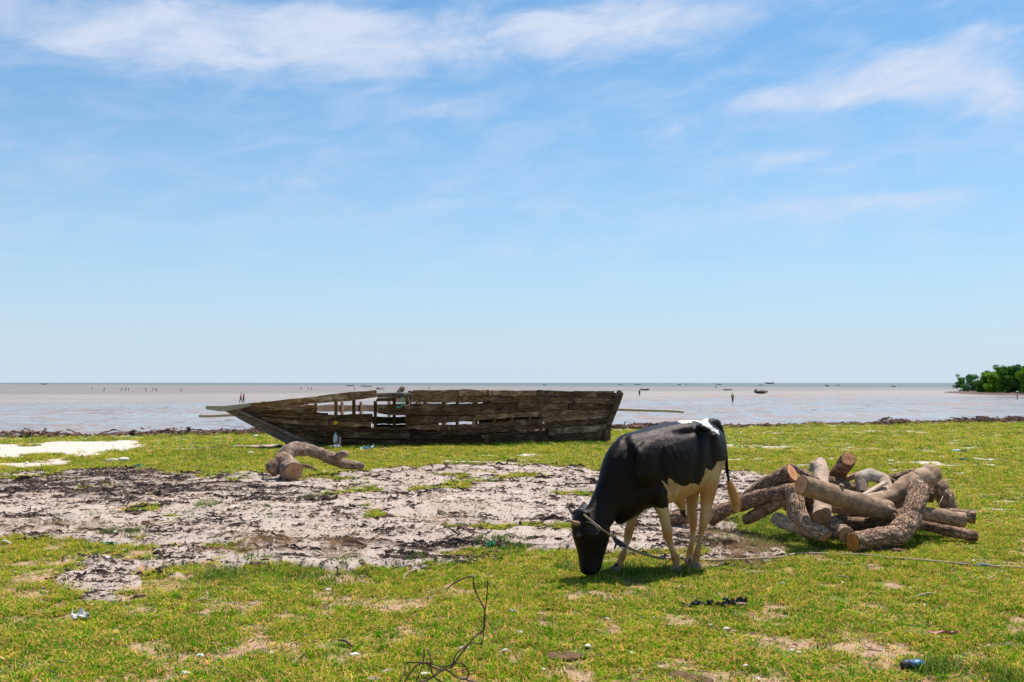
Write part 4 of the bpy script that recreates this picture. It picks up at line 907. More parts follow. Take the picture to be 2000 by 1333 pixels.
# trunk: rump -> chest
parts.append(ring_tube([(1401, 846, 1401, 895, .07, 0), (1392, 834, 1394, 918, .165, 0), (1376, 825, 1380, 940, .215, 0), (1355, 821, 1358, 955, .235, 0), (1330, 822, 1333, 970, .262, 0), (1303, 827, 1306, 981, .285, 0),
     (1277, 833, 1277, 988, .285, 0), (1253, 840, 1252, 996, .255, 0), (1232, 846, 1234, 1004, .215, 0), (1215, 856, 1220, 1012, .165, 0), (1204, 870, 1210, 1012, .115, 0)], 26))
# neck: from withers down to poll
parts.append(ring_tube([(1245, 842, 1240, 1008, .19, 0), (1215, 853, 1222, 1018, .165, 0), (1194, 876, 1212, 1019, .135, 0), (1181, 905, 1207, 1016, .110, 0), (1173, 935, 1203, 1012, .095, 0), (1163, 962, 1200, 1012, .088, 0), (1153, 984, 1196, 1020, .085, .01), (1142, 1000, 1190, 1028, .085, .015)], 20))
# dewlap fold
parts.append(tube([(CP(1226, 1006, 0), .05, .03), (CP(1212, 1013, 0), .055, .028), (CP(1206, 1008, 0), .05, .025), (CP(1200, 1002, 0), .04, .02)], 10, 3)[:2])
# head: stations along forehead -> muzzle (front outline / jaw outline)
parts.append(ring_tube([(1128, 1003, 1172, 1012, .085, .0), (1121, 1015, 1184, 1024, .110, .0), (1120, 1032, 1187, 1036, .112, .0), (1122, 1050, 1186, 1052, .100, .0), (1127, 1068, 1182, 1068, .086, .0), (1131, 1085, 1177, 1084, .074, .0), (1133, 1098, 1174, 1098, .070, .0), (1135, 1110, 1171, 1110, .068, .0), (1141, 1118, 1164, 1117, .050, .0)], 18))
parts.append(ellipsoid(CP(1135, 1001, 0), (NL * .095, CF * .045, UZ * .030)))   # poll
for c in (-.085, .085): parts.append(ellipsoid(CP(1136 if c > 0 else 1132, 1043, c), (NL * .026, CF * .04, UZ * .035)))   # brow
parts.append(ellipsoid(CP(1150, 1113, 0), (NL * .075, CF * .075, UZ * .045)))
# muscles and bones
parts.append(ellipsoid(CP(1262, 910, .165), (NL * .085, (CF + UZ * .2) * .13, (UZ - CF * .15) * .20)))       # near shoulder
parts.append(ellipsoid(CP(1240, 910, -.15), (NL * .085, CF * .13, UZ * .20)))
parts.append(ellipsoid(CP(1284, 955, .17), (NL * .075, CF * .10, UZ * .15)))                                 # upper arm
parts.append(ellipsoid(CP(1373, 836, .185), (NL * .045, CF * .06, UZ * .045)))                               # hook bone
parts.append(ellipsoid(CP(1398, 852, .10), (NL * .05, CF * .05, UZ * .05)))                                  # pin bone
parts.append(ellipsoid(CP(1384, 880, .14), (NL * .095, CF * .15, (UZ + CF * .15) * .25)))                    # thigh
parts.append(ellipsoid(CP(1374, 885, -.12), (NL * .10, CF * .16, UZ * .26)))
parts.append(ellipsoid(CP(1388, 827, 0), (NL * .06, CF * .12, UZ * .045)))                                   # tail head
parts.append(ellipsoid(CP(1358, 935, .16), (NL * .05, CF * .10, UZ * .10)))                                  # flank fold
def leg(ct):
    return tube([(CP(a, b, c), r * (1 if b < 985 else .99 if r >= .035 else .84), r2 * (1 if b < 985 else .97 if r >= .035 else .86)) for a, b, c, r, r2 in ct], 14, 4, side=NL)[:2]
parts.append(leg([(1284, 930, .17, .115, .075), (1289, 962, .165, .100, .068), (1291, 985, .155, .072, .060), (1296, 1003, .15, .054, .050), (1300, 1022, .145, .046, .042), (1303, 1036, .14, .044, .042), (1304, 1046, .14, .043, .044), (1308, 1060, .135, .032, .034), (1313, 1076, .132, .027, .029), (1318, 1089, .13, .035, .036), (1320, 1096, .13, .036, .038), (1321, 1104, .13, .030, .034), (1322, 1110, .13, .036, .040), (1321, 1117, .13, .042, .045)]))
parts.append(leg([(1248, 960, -.15, .10, .06), (1241, 990, -.15, .070, .055), (1235, 1012, -.145, .050, .046), (1231, 1028, -.14, .042, .040), (1228, 1040, -.14, .040, .040), (1226, 1051, -.14, .036, .038), (1223, 1064, -.135, .027, .029), (1219, 1078, -.132, .030, .031), (1215, 1088, -.13, .036, .036), (1212, 1096, -.13, .031, .034), (1210, 1102, -.13, .036, .040), (1207, 1109, -.13, .042, .044)]))
parts.append(leg([(1382, 890, .13, .15, .08), (1384, 925, .13, .125, .075), (1384, 950, .125, .095, .062), (1381, 975, .12, .070, .050), (1379, 993, .115, .056, .042), (1377, 1008, .112, .052, .040), (1374, 1022, .11, .042, .036), (1370, 1040, .107, .031, .030), (1366, 1060, .104, .029, .029), (1362, 1078, .102, .034, .034), (1360, 1088, .10, .037, .037), (1358, 1096, .10, .032, .034), (1359, 1103, .10, .036, .038), (1360, 1110, .10, .040, .042)]))
parts.append(tube([(CP(1386, 1000, .113), .02), (CP(1387, 1010, .112), .022), (CP(1383, 1022, .11), .012)], 8, 3)[:2])   # point of hock
parts.append(leg([(1362, 890, -.12, .14, .08), (1358, 930, -.12, .115, .07), (1352, 960, -.115, .080, .055), (1351, 985, -.11, .058, .045), (1353, 1005, -.108, .050, .040), (1354, 1020, -.105, .040, .035), (1353, 1040, -.103, .031, .030), (1351, 1060, -.101, .029, .029), (1348, 1076, -.10, .034, .034), (1347, 1086, -.10, .036, .036), (1346, 1093, -.10, .032, .034), (1347, 1099, -.10, .036, .038), (1348, 1106, -.10, .040, .042)]))
parts.append(tube([(CP(1322, 968, 0), .06), (CP(1330, 984, 0), .045), (CP(1334, 996, 0), .026)], 10, 3)[:2])           # sheath
parts.append(tube([(CP(1392, 828, 0), .040), (CP(1403, 834, .02), .035), (CP(1410, 850, .04), .028), (CP(1415, 872, .05), .024), (CP(1418, 900, .055), .020), (CP(1421, 925, .06), .017), (CP(1424, 944, .06), .015)], 10, 4)[:2])   # tail
co, fc, no = remeshed(parts, .0105, 7, .55)
CB = Vector((1.35, 8.45, gz(1.35, 8.45)))
# rib shading and fine relief
lx = (co - np.array(CO)) @ np.array(CF); lc = (co - np.array(CO)) @ np.array(NL); lz = co[:, 2]
barrel = np.exp(-((lx + .16) / .30) ** 2 - ((lz - .86) / .2) ** 2) * (np.abs(lc) > .12)
co = co + no * (barrel * .0006 * np.sin((lx * 1.0 + lz * .75) * 66 + 2 * np.sin(lz * 9)))[:, None]
def relief_bull(co):
    mir = co - np.outer(np.where(lc < 0, 2 * lc, 0), np.array(NL)); a, b = proj(mir[:, 0], mir[:, 1], mir[:, 2]); w = (np.abs(lc) > .03); d = np.zeros(len(co))
    def g(x, y, rx, ry, ang=0, amp=.01):
        t = R(ang); u = (a - x) * math.cos(t) + (b - y) * math.sin(t); v = -(a - x) * math.sin(t) + (b - y) * math.cos(t); return amp * np.exp(-(u / rx) ** 2 - (v / ry) ** 2)
    for q in ((1342, 843, 26, 6.5, 0, -.040), (1371, 837, 8, 6, 0, .030), (1366, 868, 5, 28, 0, -.016), (1360, 915, 6, 26, 8, -.018), (1293, 905, 7, 42, -6, -.016), (1243, 878, 8, 30, -22, .016), (1226, 878, 7, 34, -18, -.014),
              (1262, 930, 22, 7, -30, .012), (1262, 955, 26, 6, -20, -.012), (1213, 935, 12, 18, 0, .016), (1396, 852, 6, 7, 0, .018), (1390, 885, 4, 26, -4, -.010), (1190, 950, 6, 40, 22, -.010), (1310, 965, 26, 7, 0, .012), (1288, 968, 6, 12, 0, .012),
              (1302, 1040, 6, 8, 0, .006), (1150, 1040, 14, 8, 10, -.008), (1165, 1048, 10, 12, 0, .008), (1145, 1072, 6, 22, -8, -.006), (1380, 1010, 6, 6, 0, .006)): d += g(*q)
    rib = np.exp(-((a - 1318) / 30) ** 2 - ((b - 888) / 36) ** 2); d += rib * .0022 * np.sin(((a - 1300) * .86 - (b - 880) * .42) * 2 * math.pi / 11.5)
    return d * w
co = co + no * relief_bull(co)[:, None]
px, py = proj(co[:, 0], co[:, 1], co[:, 2])
nearv = (lc > -.01)
mir = co - np.outer(np.where(lc < 0, 2 * lc, 0), np.array(NL)); mpx, mpy = proj(mir[:, 0], mir[:, 1], mir[:, 2])
HINDW = [(1293, 939), (1299, 943), (1306, 951), (1305, 933), (1311, 936), (1316, 941), (1325, 947), (1331, 950), (1340, 949), (1347, 945), (1355, 944), (1364, 948), (1369, 942), (1373, 932), (1378, 915), (1383, 918), (1390, 919), (1395, 913), (1401, 902), (1420, 900), (1430, 1140), (1330, 1140), (1336, 1010), (1330, 1015), (1306, 995), (1305, 975), (1304, 962)]
FRONTW = [(1281, 992), (1288, 994), (1296, 993), (1306, 990), (1345, 990), (1345, 1140), (1290, 1140), (1270, 1020)]
RUMPW = [(1325, 816), (1325, 824), (1334, 827), (1347, 826), (1355, 822), (1366, 825), (1378, 833), (1390, 841), (1405, 848.5), (1403, 842), (1392, 834), (1384, 827), (1383, 812)]
coat = np.maximum.reduce([sdpoly(mpx, mpy, HINDW), sdpoly(mpx, mpy, FRONTW), np.where(lc > -.02, sdpoly(px, py, RUMPW), -sdpoly(px, py, RUMPW) * 0 - (np.abs(lx + .42) * 300 - 30) - np.maximum(0, 1.17 - lz) * 400)])
legz = np.where((lx < .43) & (lc < .06), (.515 - lz) * 230, -99)        # inner chest and far legs
coat = np.maximum(coat, legz)
head = (px < 1195) & (py > 980) & (lx > .42); coat = np.where(head & (lc > -.2), -20, coat)
coat = np.where((lx < -.52) & (lz > .60) & (px > 1404) & (lc > -.04) & (lc < .11) & (py < 948), -10, coat)      # tail stays black
dirt = np.zeros(len(co))
for (zz, s_, a) in ((.29, .055, .9), (.10, .05, 1.0), (.36, .05, .35)): dirt += a * np.exp(-((lz - zz) / s_) ** 2)
dirt += .9 * np.exp(-((lz - .60) / .10) ** 2) * (np.abs(lx + .22) < .30)
horny = ss(.055 - lz, 0, .02) * (lx < .42)
bull = empty('bull', CB, 'black bull with cream legs and belly and a white rump, grazing on a tether', 'bull')
m, k, b, o = material('bull_coat'); pos = k.new('ShaderNodeTexCoord').outputs['Object']
ct = k.attr('coat'); nz = k.noise(pos, 26, 6, .68); e = k.ramp(k.math('ADD', ct, k.math('MULTIPLY', k.math('SUBTRACT', nz, .5), 11)), -.9, .9)
pn = k.noise(k.scale(pos, (1, 1, .6)), 9, 5, .6)
blk = k.mix(k.ramp(pn, .35, .7), (.0032, .0022, .0024), (.011, .0072, .0068))
crm = k.mix(k.ramp(pn, .4, .65), (.56, .38, .215), (.42, .245, .115)); crm = k.mix(k.math('MINIMUM', k.attr('dirt'), 1), crm, k.mix(nz, (.54, .25, .07), (.34, .13, .035)))
wt = k.math('GREATER_THAN', k.attr('hz'), 1.0); crm = k.mix(wt, crm, (.80, .76, .70))
c = k.mix(e, blk, crm); c = k.mix(k.attr('hoof'), c, (.11, .075, .055)); k.put(b.inputs['Base Color'], c)
hair = k.noise(k.scale(pos, (30, 30, 200)), 2, 3, .6)
k.put(b.inputs['Roughness'], k.math('ADD', .26, k.math('MULTIPLY', pn, .26))); k.put(b.inputs['Specular IOR Level'], k.mix(e, (.19,) * 3, (.2,) * 3)); b.inputs['Specular Tint'].default_value = (1, .80, .74, 1)
bump(k, b, k.math('ADD', k.math('MULTIPLY', hair, .35), k.math('ADD', k.noise(pos, 14, 4, .6), k.math('MULTIPLY', k.noise(pos, 90, 3, .6), .35))), .014, .6)
mesh_obj('body', co, fc, m, bull, base=CB, attrs={'coat': coat, 'dirt': dirt, 'hz': lz, 'hoof': horny * .0})
def bpart(name, ctrl, mat, seg=12, per=4, **kw):
    V, Fc, _ = tube(ctrl, seg, per, **kw); return mesh_obj(name, V, Fc, M[mat], bull, base=CB)
M['eye'] = simple('wet_eye', (.012, .008, .007), (.02, .012, .01), .08, 5, 0, spec=.6)
bpart('horn', [(CP(1129, 1024, .075), .023), (CP(1122, 1022, .10), .019), (CP(1115, 1018, .115), .012), (CP(1106, 1016, .11), .003)], 'horn')
bpart('horn', [(CP(1121, 1003, -.075), .020), (CP(1116, 999, -.10), .016), (CP(1112, 994, -.115), .010), (CP(1107, 987, -.11), .003)], 'horn_d')
for (a, c) in (((1131, 1046), .108), ):
    V, Fc = ellipsoid(CP(a[0], a[1], c), (NL * .016, CF * .02, UZ * .016)); mesh_obj('eye', V, Fc, M['eye'], bull, base=CB)
def ear_part(name, root_, tip, up_, w_, mat_, rim):
    V = []; Fc = []; n_, m_ = 9, 7; ax = tip - root_; nrm = ax.cross(up_).normalized()
    for lay in (0, 1):
        for i in range(n_):
            t = i / (n_ - 1); ww = w_ * (math.sin(math.pi * min(t * .80 + .14, 1)) ** .7)
            for j in range(m_):
                v_ = j / (m_ - 1) * 2 - 1; cup = .022 * (v_ * v_) - .030 * (1 - t) * .5
                V.append(root_ + ax * t + up_ * (ww * v_) + nrm * (cup + lay * .005))
    k_ = n_ * m_
    for i in range(n_ - 1):
        for j in range(m_ - 1):
            a = i * m_ + j; Fc += [(a, a + 1, a + m_ + 1, a + m_), (a + k_, a + m_ + k_, a + m_ + 1 + k_, a + 1 + k_)]
    edge = [i * m_ for i in range(n_)] + [(n_ - 1) * m_ + j for j in range(1, m_)] + [i * m_ + m_ - 1 for i in range(n_ - 2, -1, -1)]
    for a, b_ in zip(edge, edge[1:]): Fc.append((a, a + k_, b_ + k_, b_))
    o = mesh_obj(name, V, Fc, M[mat_], bull, base=CB)
    V2, F2, _ = tube([(V[q], .0035) for q in edge], 5, 2); mesh_obj('ear_rim', V2, F2, M[rim], o, base=CB)
M['ear_b'] = simple('ear_black', (.016, .011, .011), (.03, .022, .021), .6, 20, .003); M['ear_g'] = simple('ear_grey', (.10, .085, .085), (.05, .042, .042), .6, 20, .003); M['ear_r'] = simple('ear_rim_hair', (.16, .115, .10), (.09, .065, .06), .7, 20, .002)
ear_part('ear', CP(1143, 1026, .10), CP(1171, 1038, .22), Vector((.10, -.15, 1)).normalized(), .042, 'ear_b', 'ear_r')
ear_part('ear', CP(1139, 1006, -.05), CP(1140, 981, -.10), (Vector((1, -.3, .0))).normalized(), .040, 'ear_g', 'ear_b')
V, Fc = ellipsoid(CP(1148, 1116, .0), (NL * .062, CF * .05, UZ * .03)); mesh_obj('muzzle', V, Fc, M['stone'], bull, base=CB)['label'] = 'grey muzzle in the grass'
# cloven hooves: two claws each
for (a, y_, c, dx) in ((1321, 1117, .13, 0), (1207, 1109, -.13, -2), (1360, 1110, .10, 0), (1348, 1106, -.10, 0)):
    cen = CP(a, y_, c); cen.z = 0
    g_ = gz(cen.x, cen.y)
    for s_ in (-1, 1):
        q = cen + NL * (.024 * s_) + CF * (.008 + abs(dx) * .008); q.z = g_ - .01
        V, Fc, _ = tube([(q, .036, .023), (q + UZ * .03, .034, .022), (q + UZ * .055 - CF * .012, .026, .018), (q + UZ * .065 - CF * .014, .012, .010)], 10, 3, side=NL); mesh_obj('hoof', V, Fc, M['hoof'], bull, base=CB)
    for s_ in (-1, 1):
        q = cen - CF * .042 + NL * .02 * s_ + UZ * (g_ + .115); V, Fc = ellipsoid(q, (NL * .011, CF * .012, UZ * .014), 8, 6); mesh_obj('dewclaw', V, Fc, M['hoof'], bull, base=CB)
# cream switch of the tail: core plus strands
def strands(name, a, mid, tip, cnt, r, mat, wdt):
    V = []; Fc = []; A = []
    for i in range(cnt):
        o1 = Vector((random.gauss(0, 1), random.gauss(0, 1), 0)); w = wdt
        p0 = a + o1 * r * .25; p1 = mid + o1 * r + Vector((0, 0, random.uniform(-.03, .03))); p2 = a.lerp(tip, random.uniform(.75, 1.0)) + o1 * r * .45
        s_ = len(V); v_ = random.random(); d_ = Vector((random.uniform(-1, 1), random.uniform(-1, 1), 0)).normalized()
        for q in range(6):
            t = q / 5; p = p0 * (1 - t) ** 2 + p1 * 2 * t * (1 - t) + p2 * t * t; ww = w * (1 - t * .8)
            V += [p + d_ * ww, p - d_ * ww]; A += [v_, v_]
        for q in range(5): b_ = s_ + 2 * q; Fc.append((b_, b_ + 1, b_ + 3, b_ + 2))
    return mesh_obj(name, V, Fc, M[mat], bull, base=CB, attrs={'v': A}, smooth=False)
M['switch'] = mat_grass('tail_hair', (.85, .56, .25), (.70, .38, .12), (.50, .22, .05), .4, .15); M['bhair'] = mat_grass('brown_hair', (.16, .08, .04), (.2, .1, .05), (.05, .03, .02), .4, .1)
ta, tm, tt = CP(1424, 940, .06), CP(1435, 972, .06), CP(1440, 1001, .06)
bpart('tail_switch', [(ta, .010), (CP(1428, 955, .06), .016), (tm.lerp(ta, .2), .020), (CP(1436, 982, .06), .016), (tt, .004)], 'switch', 10)
strands('tail_hair', ta, tm, tt, 420, .024, 'switch', .0035)
strands('sheath_hair', CP(1332, 990, 0), CP(1334, 1000, 0), CP(1339, 1016, 0), 90, .014, 'bhair', .0025)
# tether: over the poll, knotted under the jaw, then along the ground to the right
tp = [CP(1140, 996, -.09), CP(1134, 1001, -.02) + UZ * .02, CP(1141, 1007, .07) + NL * .01, CP(1155, 1018, .125), CP(1170, 1030, .15), CP(1186, 1041, .14), CP(1198, 1050, .12), CP(1206, 1056, .10), CP(1222, 1067, .07), CP(1245, 1078, .04), CP(1270, 1086, .0), CP(1292, 1091, -.02)]
gp = [(1315, 1093), (1345, 1096), (1385, 1098), (1425, 1098), (1462, 1096), (1490, 1090), (1520, 1086), (1560, 1084), (1620, 1085), (1680, 1088), (1740, 1092), (1800, 1098), (1860, 1104), (1920, 1108), (1990, 1113), (2080, 1119)]
for i, q in enumerate(gp): g = G(*q); g.z += .014 + .006 * math.sin(i * 2.3); tp.append(g)
tr = empty('tether_rope', tuple(G(1520, 1086)), 'thin worn rope tied round the head of the bull and trailing right over the grass', 'rope')
V, Fc, _ = tube([(p, .0088 if i < 8 else .0105) for i, p in enumerate(tp)], 6, 6); mesh_obj('rope', V, Fc, M['rope'], tr, base=tuple(tr.location))
V, Fc, _ = tube([(tp[6], .010), (tp[7] + Vector((0, 0, -.01)), .024), (tp[7] + Vector((.03, 0, -.03)), .022), (tp[8], .010)], 8, 3); mesh_obj('knot', V, Fc, M['knot'], tr, base=tuple(tr.location))
V, Fc, _ = tube([(tp[7], .012), (tp[7] + Vector((-.02, -.01, -.05)), .009), (tp[7] + Vector((-.028, -.01, -.07)), .004)], 6, 3); mesh_obj('knot', V, Fc, M['knot'], tr, base=tuple(tr.location))
for a, mt in ((1884, 'rope_d'), (1922, 'blue_cloth')):
    q = [G(a - 13, 1103 + (a - 1884) * .09), G(a, 1105 + (a - 1884) * .09), G(a + 13, 1106.5 + (a - 1884) * .09)]
    V, Fc, _ = tube([(p + UZ * .02, .011) for p in q], 8, 3, disp=lambda u, t, c: 1 + .3 * mn.noise(c * 60)); mesh_obj('cloth_wrap', V, Fc, M[mt], tr, base=tuple(tr.location))

# ------------------------------------------------------------------ mangroves on the mud spit (right edge)
spit_poly = [(1836, 767.2), (1860, 766.0), (1900, 765.2), (1980, 765.0), (2150, 765.5), (2400, 767), (2400, 776), (2150, 775), (2000, 773.2), (1950, 773), (1900, 771.2), (1870, 769.4)]
top = [F(a, b) for a, b in spit_poly]; c_ = sum(top, Vector()) / len(top)
V = [Vector((p.x, p.y, FLATZ - .3)) for p in top] + [c_.lerp(p, .93) + UZ * .35 for p in top] + [c_ + UZ * .7]; k_ = len(top)
Fc = [(i, (i + 1) % k_, (i + 1) % k_ + k_, i + k_) for i in range(k_)] + [(i + k_, (i + 1) % k_ + k_, 2 * k_) for i in range(k_)]
tag(mesh_obj('mud_spit', V, Fc, M['mudspit'], smooth=False), kind='structure')
def tree(px, py, blobs, mat, label, nl=2600, trunks=((0, 0),), Yoff=0):
    b0 = F(px, py); b0.y += Yoff; b0.x += Yoff * (px - 1000) / FPX; b0.z = FLATZ + .3; D_ = b0.y; sc = D_ / FPX
    root = empty('mangrove_tree', b0, label, 'tree', 'mangrove trees on the mud spit'); rg = np.random.default_rng(int(px * 7))
    tot = sum(r * r for _, _, r, _ in blobs); V = []; Fc = []; A = []
    for (bx, by, r, sq) in blobs:
        c = np.array([(bx - px) * sc, rg.uniform(-1, 1) * r * sc * .5, (py - by) * sc]); k = int(nl * 3.2 * r * r / tot)
        subs = [(c + rg.normal(0, 1, 3) * np.array([1, 1, sq]) * r * sc * .55, r * sc * rg.uniform(.35, .6)) for _ in range(13)] + [(c, r * sc * .75)]
        for _ in range(k):
            cc, rr_ = subs[rg.integers(0, len(subs))]; d = rg.normal(0, 1, 3); d /= np.linalg.norm(d); p = cc + d * rr_ * rg.uniform(.65, 1.08) * np.array([1, 1, .8])
            if p[2] < .3: continue
            s_ = rg.uniform(.14, .30); u = rg.normal(0, 1, 3); u /= np.linalg.norm(u); w = np.cross(u, d); w /= np.linalg.norm(w) + 1e-6; b_ = len(V); v_ = rg.random()
            V += [p - u * s_, p + w * s_ * .6, p + u * s_, p - w * s_ * .6]; Fc.append((b_, b_ + 1, b_ + 2, b_ + 3)); A += [v_] * 4
    mesh_obj('crown', V, Fc, M[mat], root, smooth=False, attrs={'v': A})
    pr = []
    for (dx, ln) in trunks:
        for (bx, by, r, _) in blobs[:3]:
            pr.append(tube([(Vector((dx * sc, 0, -.6)), .16), (Vector((dx * sc * .8 + (bx - px) * sc * .15, 0, .8)), .13), (Vector(((bx - px) * sc * .8, 0, (py - by) * sc * .8)), .06)], 6, 3)[:2])
        for q in range(5):
            a = random.uniform(0, 6.28); pr.append(tube([(Vector((dx * sc, 0, 1.0)), .04), (Vector((dx * sc + math.cos(a) * .7, math.sin(a) * .7, .5)), .035), (Vector((dx * sc + math.cos(a) * 1.1, math.sin(a) * 1.1, -.5)), .03)], 5, 3)[:2])
    v, f = join(pr); mesh_obj('trunk', v, f, M['trunk'], root)
tree(1892, 767.5, [(1880, 746, 8, 1), (1896, 742, 10, 1), (1870, 756, 5, .7), (1885, 758, 11, .7), (1903, 753, 10, .8), (1902, 762, 8, .6)], 'leaf_d', 'small dark mangrove standing at the left tip of the spit', 2600)
tree(1925, 769.5, [(1918, 745, 11, 1), (1932, 738, 12, 1), (1922, 757, 12, .8), (1938, 752, 12, .9), (1918, 764, 9, .6), (1932, 764, 10, .6)], 'leaf', 'mid green mangrove next inland from the tip tree', 3200)
tree(1944, 770.0, [(1942, 736, 12, 1), (1950, 748, 13, 1), (1936, 760, 11, .7), (1950, 762, 12, .7), (1958, 744, 12, 1)], 'leaf_l', 'yellowish green rounded mangrove in the middle of the clump', 2800, Yoff=-4)
tree(1968, 771.0, [(1962, 732, 13, 1), (1975, 724, 11, .8), (1966, 746, 14, 1), (1980, 758, 13, .8), (1962, 762, 12, .7), (1972, 740, 14, 1)], 'leaf', 'tall mangrove with the highest crown near the right edge', 3600)
tree(1990, 771.5, [(1986, 732, 13, 1), (1996, 744, 14, 1), (1990, 758, 13, .8)], 'leaf_d', 'dark mangrove behind the man with the white hat', 3200, Yoff=6)
tree(2012, 772.0, [(2008, 733, 14, 1), (2018, 745, 15, 1), (2006, 759, 13, .8)], 'leaf_l', 'light green mangrove cut by the right edge of the view', 3200)
for i, (a, h) in enumerate(((2045, 728), (2085, 732), (2130, 726), (2180, 735))):
    tree(a, 773, [(a - 10, h + 6, 15, 1), (a + 8, h + 12, 16, 1), (a, h + 28, 16, .8)], ('leaf', 'leaf_d')[i % 2], ('bushy mangrove %s beyond the right edge of the view' % ('just', 'a little', 'further', 'furthest')[i]), 1500)

# ------------------------------------------------------------------ people far out on the flat
SKIN = simple('dark_skin', (.06, .032, .02), None, .6, 10, 0)
cl_mats = {}
def cloth(c):
    if c not in cl_mats: cl_mats[c] = simple('cloth', c, tuple(x * .75 for x in c), .9, 6, .002)
    return cl_mats[c]
def person_meshes(stride, bend):
    up = Vector((0, 0, 1)); hp = Vector((0, 0, .9)); tx = Vector((math.sin(bend), 0, math.cos(bend)))
    def L(p): return p
    neck = hp + tx * .55; head = neck + tx * .18 + Vector((.03 * (bend > .2), 0, 0))
    pts = [tube([(hp - up * .05, .13, .15), (hp + tx * .12, .12, .14), (hp + tx * .38, .13, .18), (hp + tx * .50, .09, .15), (neck, .055, .055), (neck + tx * .08, .05, .05)], 10, 2, side=Vector((0, 1, 0)))[:2],
           ellipsoid(head, (Vector((.09, 0, 0)), Vector((0, .075, 0)), up * .115), 10, 7)]
    legs = []
    for s_ in (-1, 1):
        ft = Vector((stride * s_, .10 * s_, .04)); kn = hp.lerp(ft, .5) + Vector((.05, 0, 0))
        pts.append(tube([(hp + Vector((0, .08 * s_, -.02)), .085), (kn, .058), (ft, .04), (ft - up * .03, .045)], 8, 3)[:2])
        pts.append(tube([(ft + Vector((-.05, 0, -.01)), .035), (ft + Vector((.14, 0, -.015)), .028)], 6, 2)[:2])
        sh = hp + tx * .50 + Vector((0, .17 * s_, 0)); hd = sh + Vector((-stride * s_ * .7 + bend * .5, .05 * s_, -.56 + bend * .05)); el_ = sh.lerp(hd, .5) + Vector((-.04, .03 * s_, 0))
        pts.append(tube([(sh, .05), (el_, .042), (hd, .032)], 7, 3)[:2]); pts.append(ellipsoid(hd - up * .05, (Vector((.02, 0, 0)), Vector((0, .035, 0)), up * .07), 6, 5))
        legs.append((ft, kn, sh, el_))
    co_, fc_, _ = remeshed(pts, .024, 3)
    shirt = [tube([(hp + tx * .0, .15, .175), (hp + tx * .15, .14, .165), (hp + tx * .40, .15, .20), (hp + tx * .53, .09, .16)], 10, 2, side=Vector((0, 1, 0)))[:2]]
    for s_, lg in zip((-1, 1), legs): shirt.append(tube([(lg[2], .068), (lg[2].lerp(lg[3], .85), .062)], 7, 2)[:2])
    tr = []
    for s_, lg in zip((-1, 1), legs): tr.append(tube([(hp + Vector((0, .075 * s_, .06)), .115), (lg[1], .085), (lg[1].lerp(lg[0], .55), .07)], 8, 3)[:2])
    return (co_, fc_), join(shirt), join(tr)
PM = {}
def person(px, py, shirt, trou, label, stride=.18, bend=0.0, face=0.0, hat=None, h=1.66, extra=None):
    p = F(px, py); p.z = FLATZ; key = (stride, bend)
    if key not in PM:
        (a, b_), s_, t_ = person_meshes(stride, bend)
        PM[key] = [mesh_obj('body', a, b_, SKIN, link=False).data, mesh_obj('shirt', s_[0], s_[1], SKIN, link=False).data, mesh_obj('trousers', t_[0], t_[1], SKIN, link=False).data]
    root = empty('person', p, label, 'person', 'people walking on the tidal flat'); root.rotation_euler = (0, 0, face); root.scale = (h / 1.72,) * 3
    for nm, me, mt in zip(('body', 'shirt', 'trousers'), PM[key], (SKIN, cloth(shirt), cloth(trou))):
        o = bpy.data.objects.new(nm, me); COL.objects.link(o); o.parent = root; o.material_slots[0].link = 'OBJECT'; o.material_slots[0].material = mt
    if hat:
        V, Fc = ellipsoid(Vector((0, 0, 1.74)), (Vector((.28, 0, 0)), Vector((0, .28, 0)), UZ * .10), 12, 6); mesh_obj('hat', V, Fc, cloth(hat), root)
    if extra: V, Fc, _ = tube(extra, 8, 3); mesh_obj('bundle', V, Fc, cloth((.5, .42, .3)), root)
    return root
person(470.5, 787, (.75, .10, .04), (.05, .05, .08), 'person in a bright red shirt walking beside one in dark blue', .24, 0, R(180), h=1.7)
person(476, 786.5, (.06, .07, .22), (.05, .06, .12), 'person in dark blue walking just behind the red shirt', .12, 0, R(180), h=1.68)
person(1431, 787, (.45, .40, .05), (.05, .035, .03), 'person with a yellow wrap round the chest facing the shore', .06, 0, R(-90), h=1.75)
person(1249, 774, (.03, .03, .045), (.03, .03, .04), 'lone person in dark clothes standing left of the small canoe', .06, 0, R(90), h=1.75)
person(1987, 780, (.70, .45, .40), (.20, .14, .12), 'person in a wide white hat by the mangroves', .10, 0, R(180), hat=(.75, .72, .70), h=1.6)
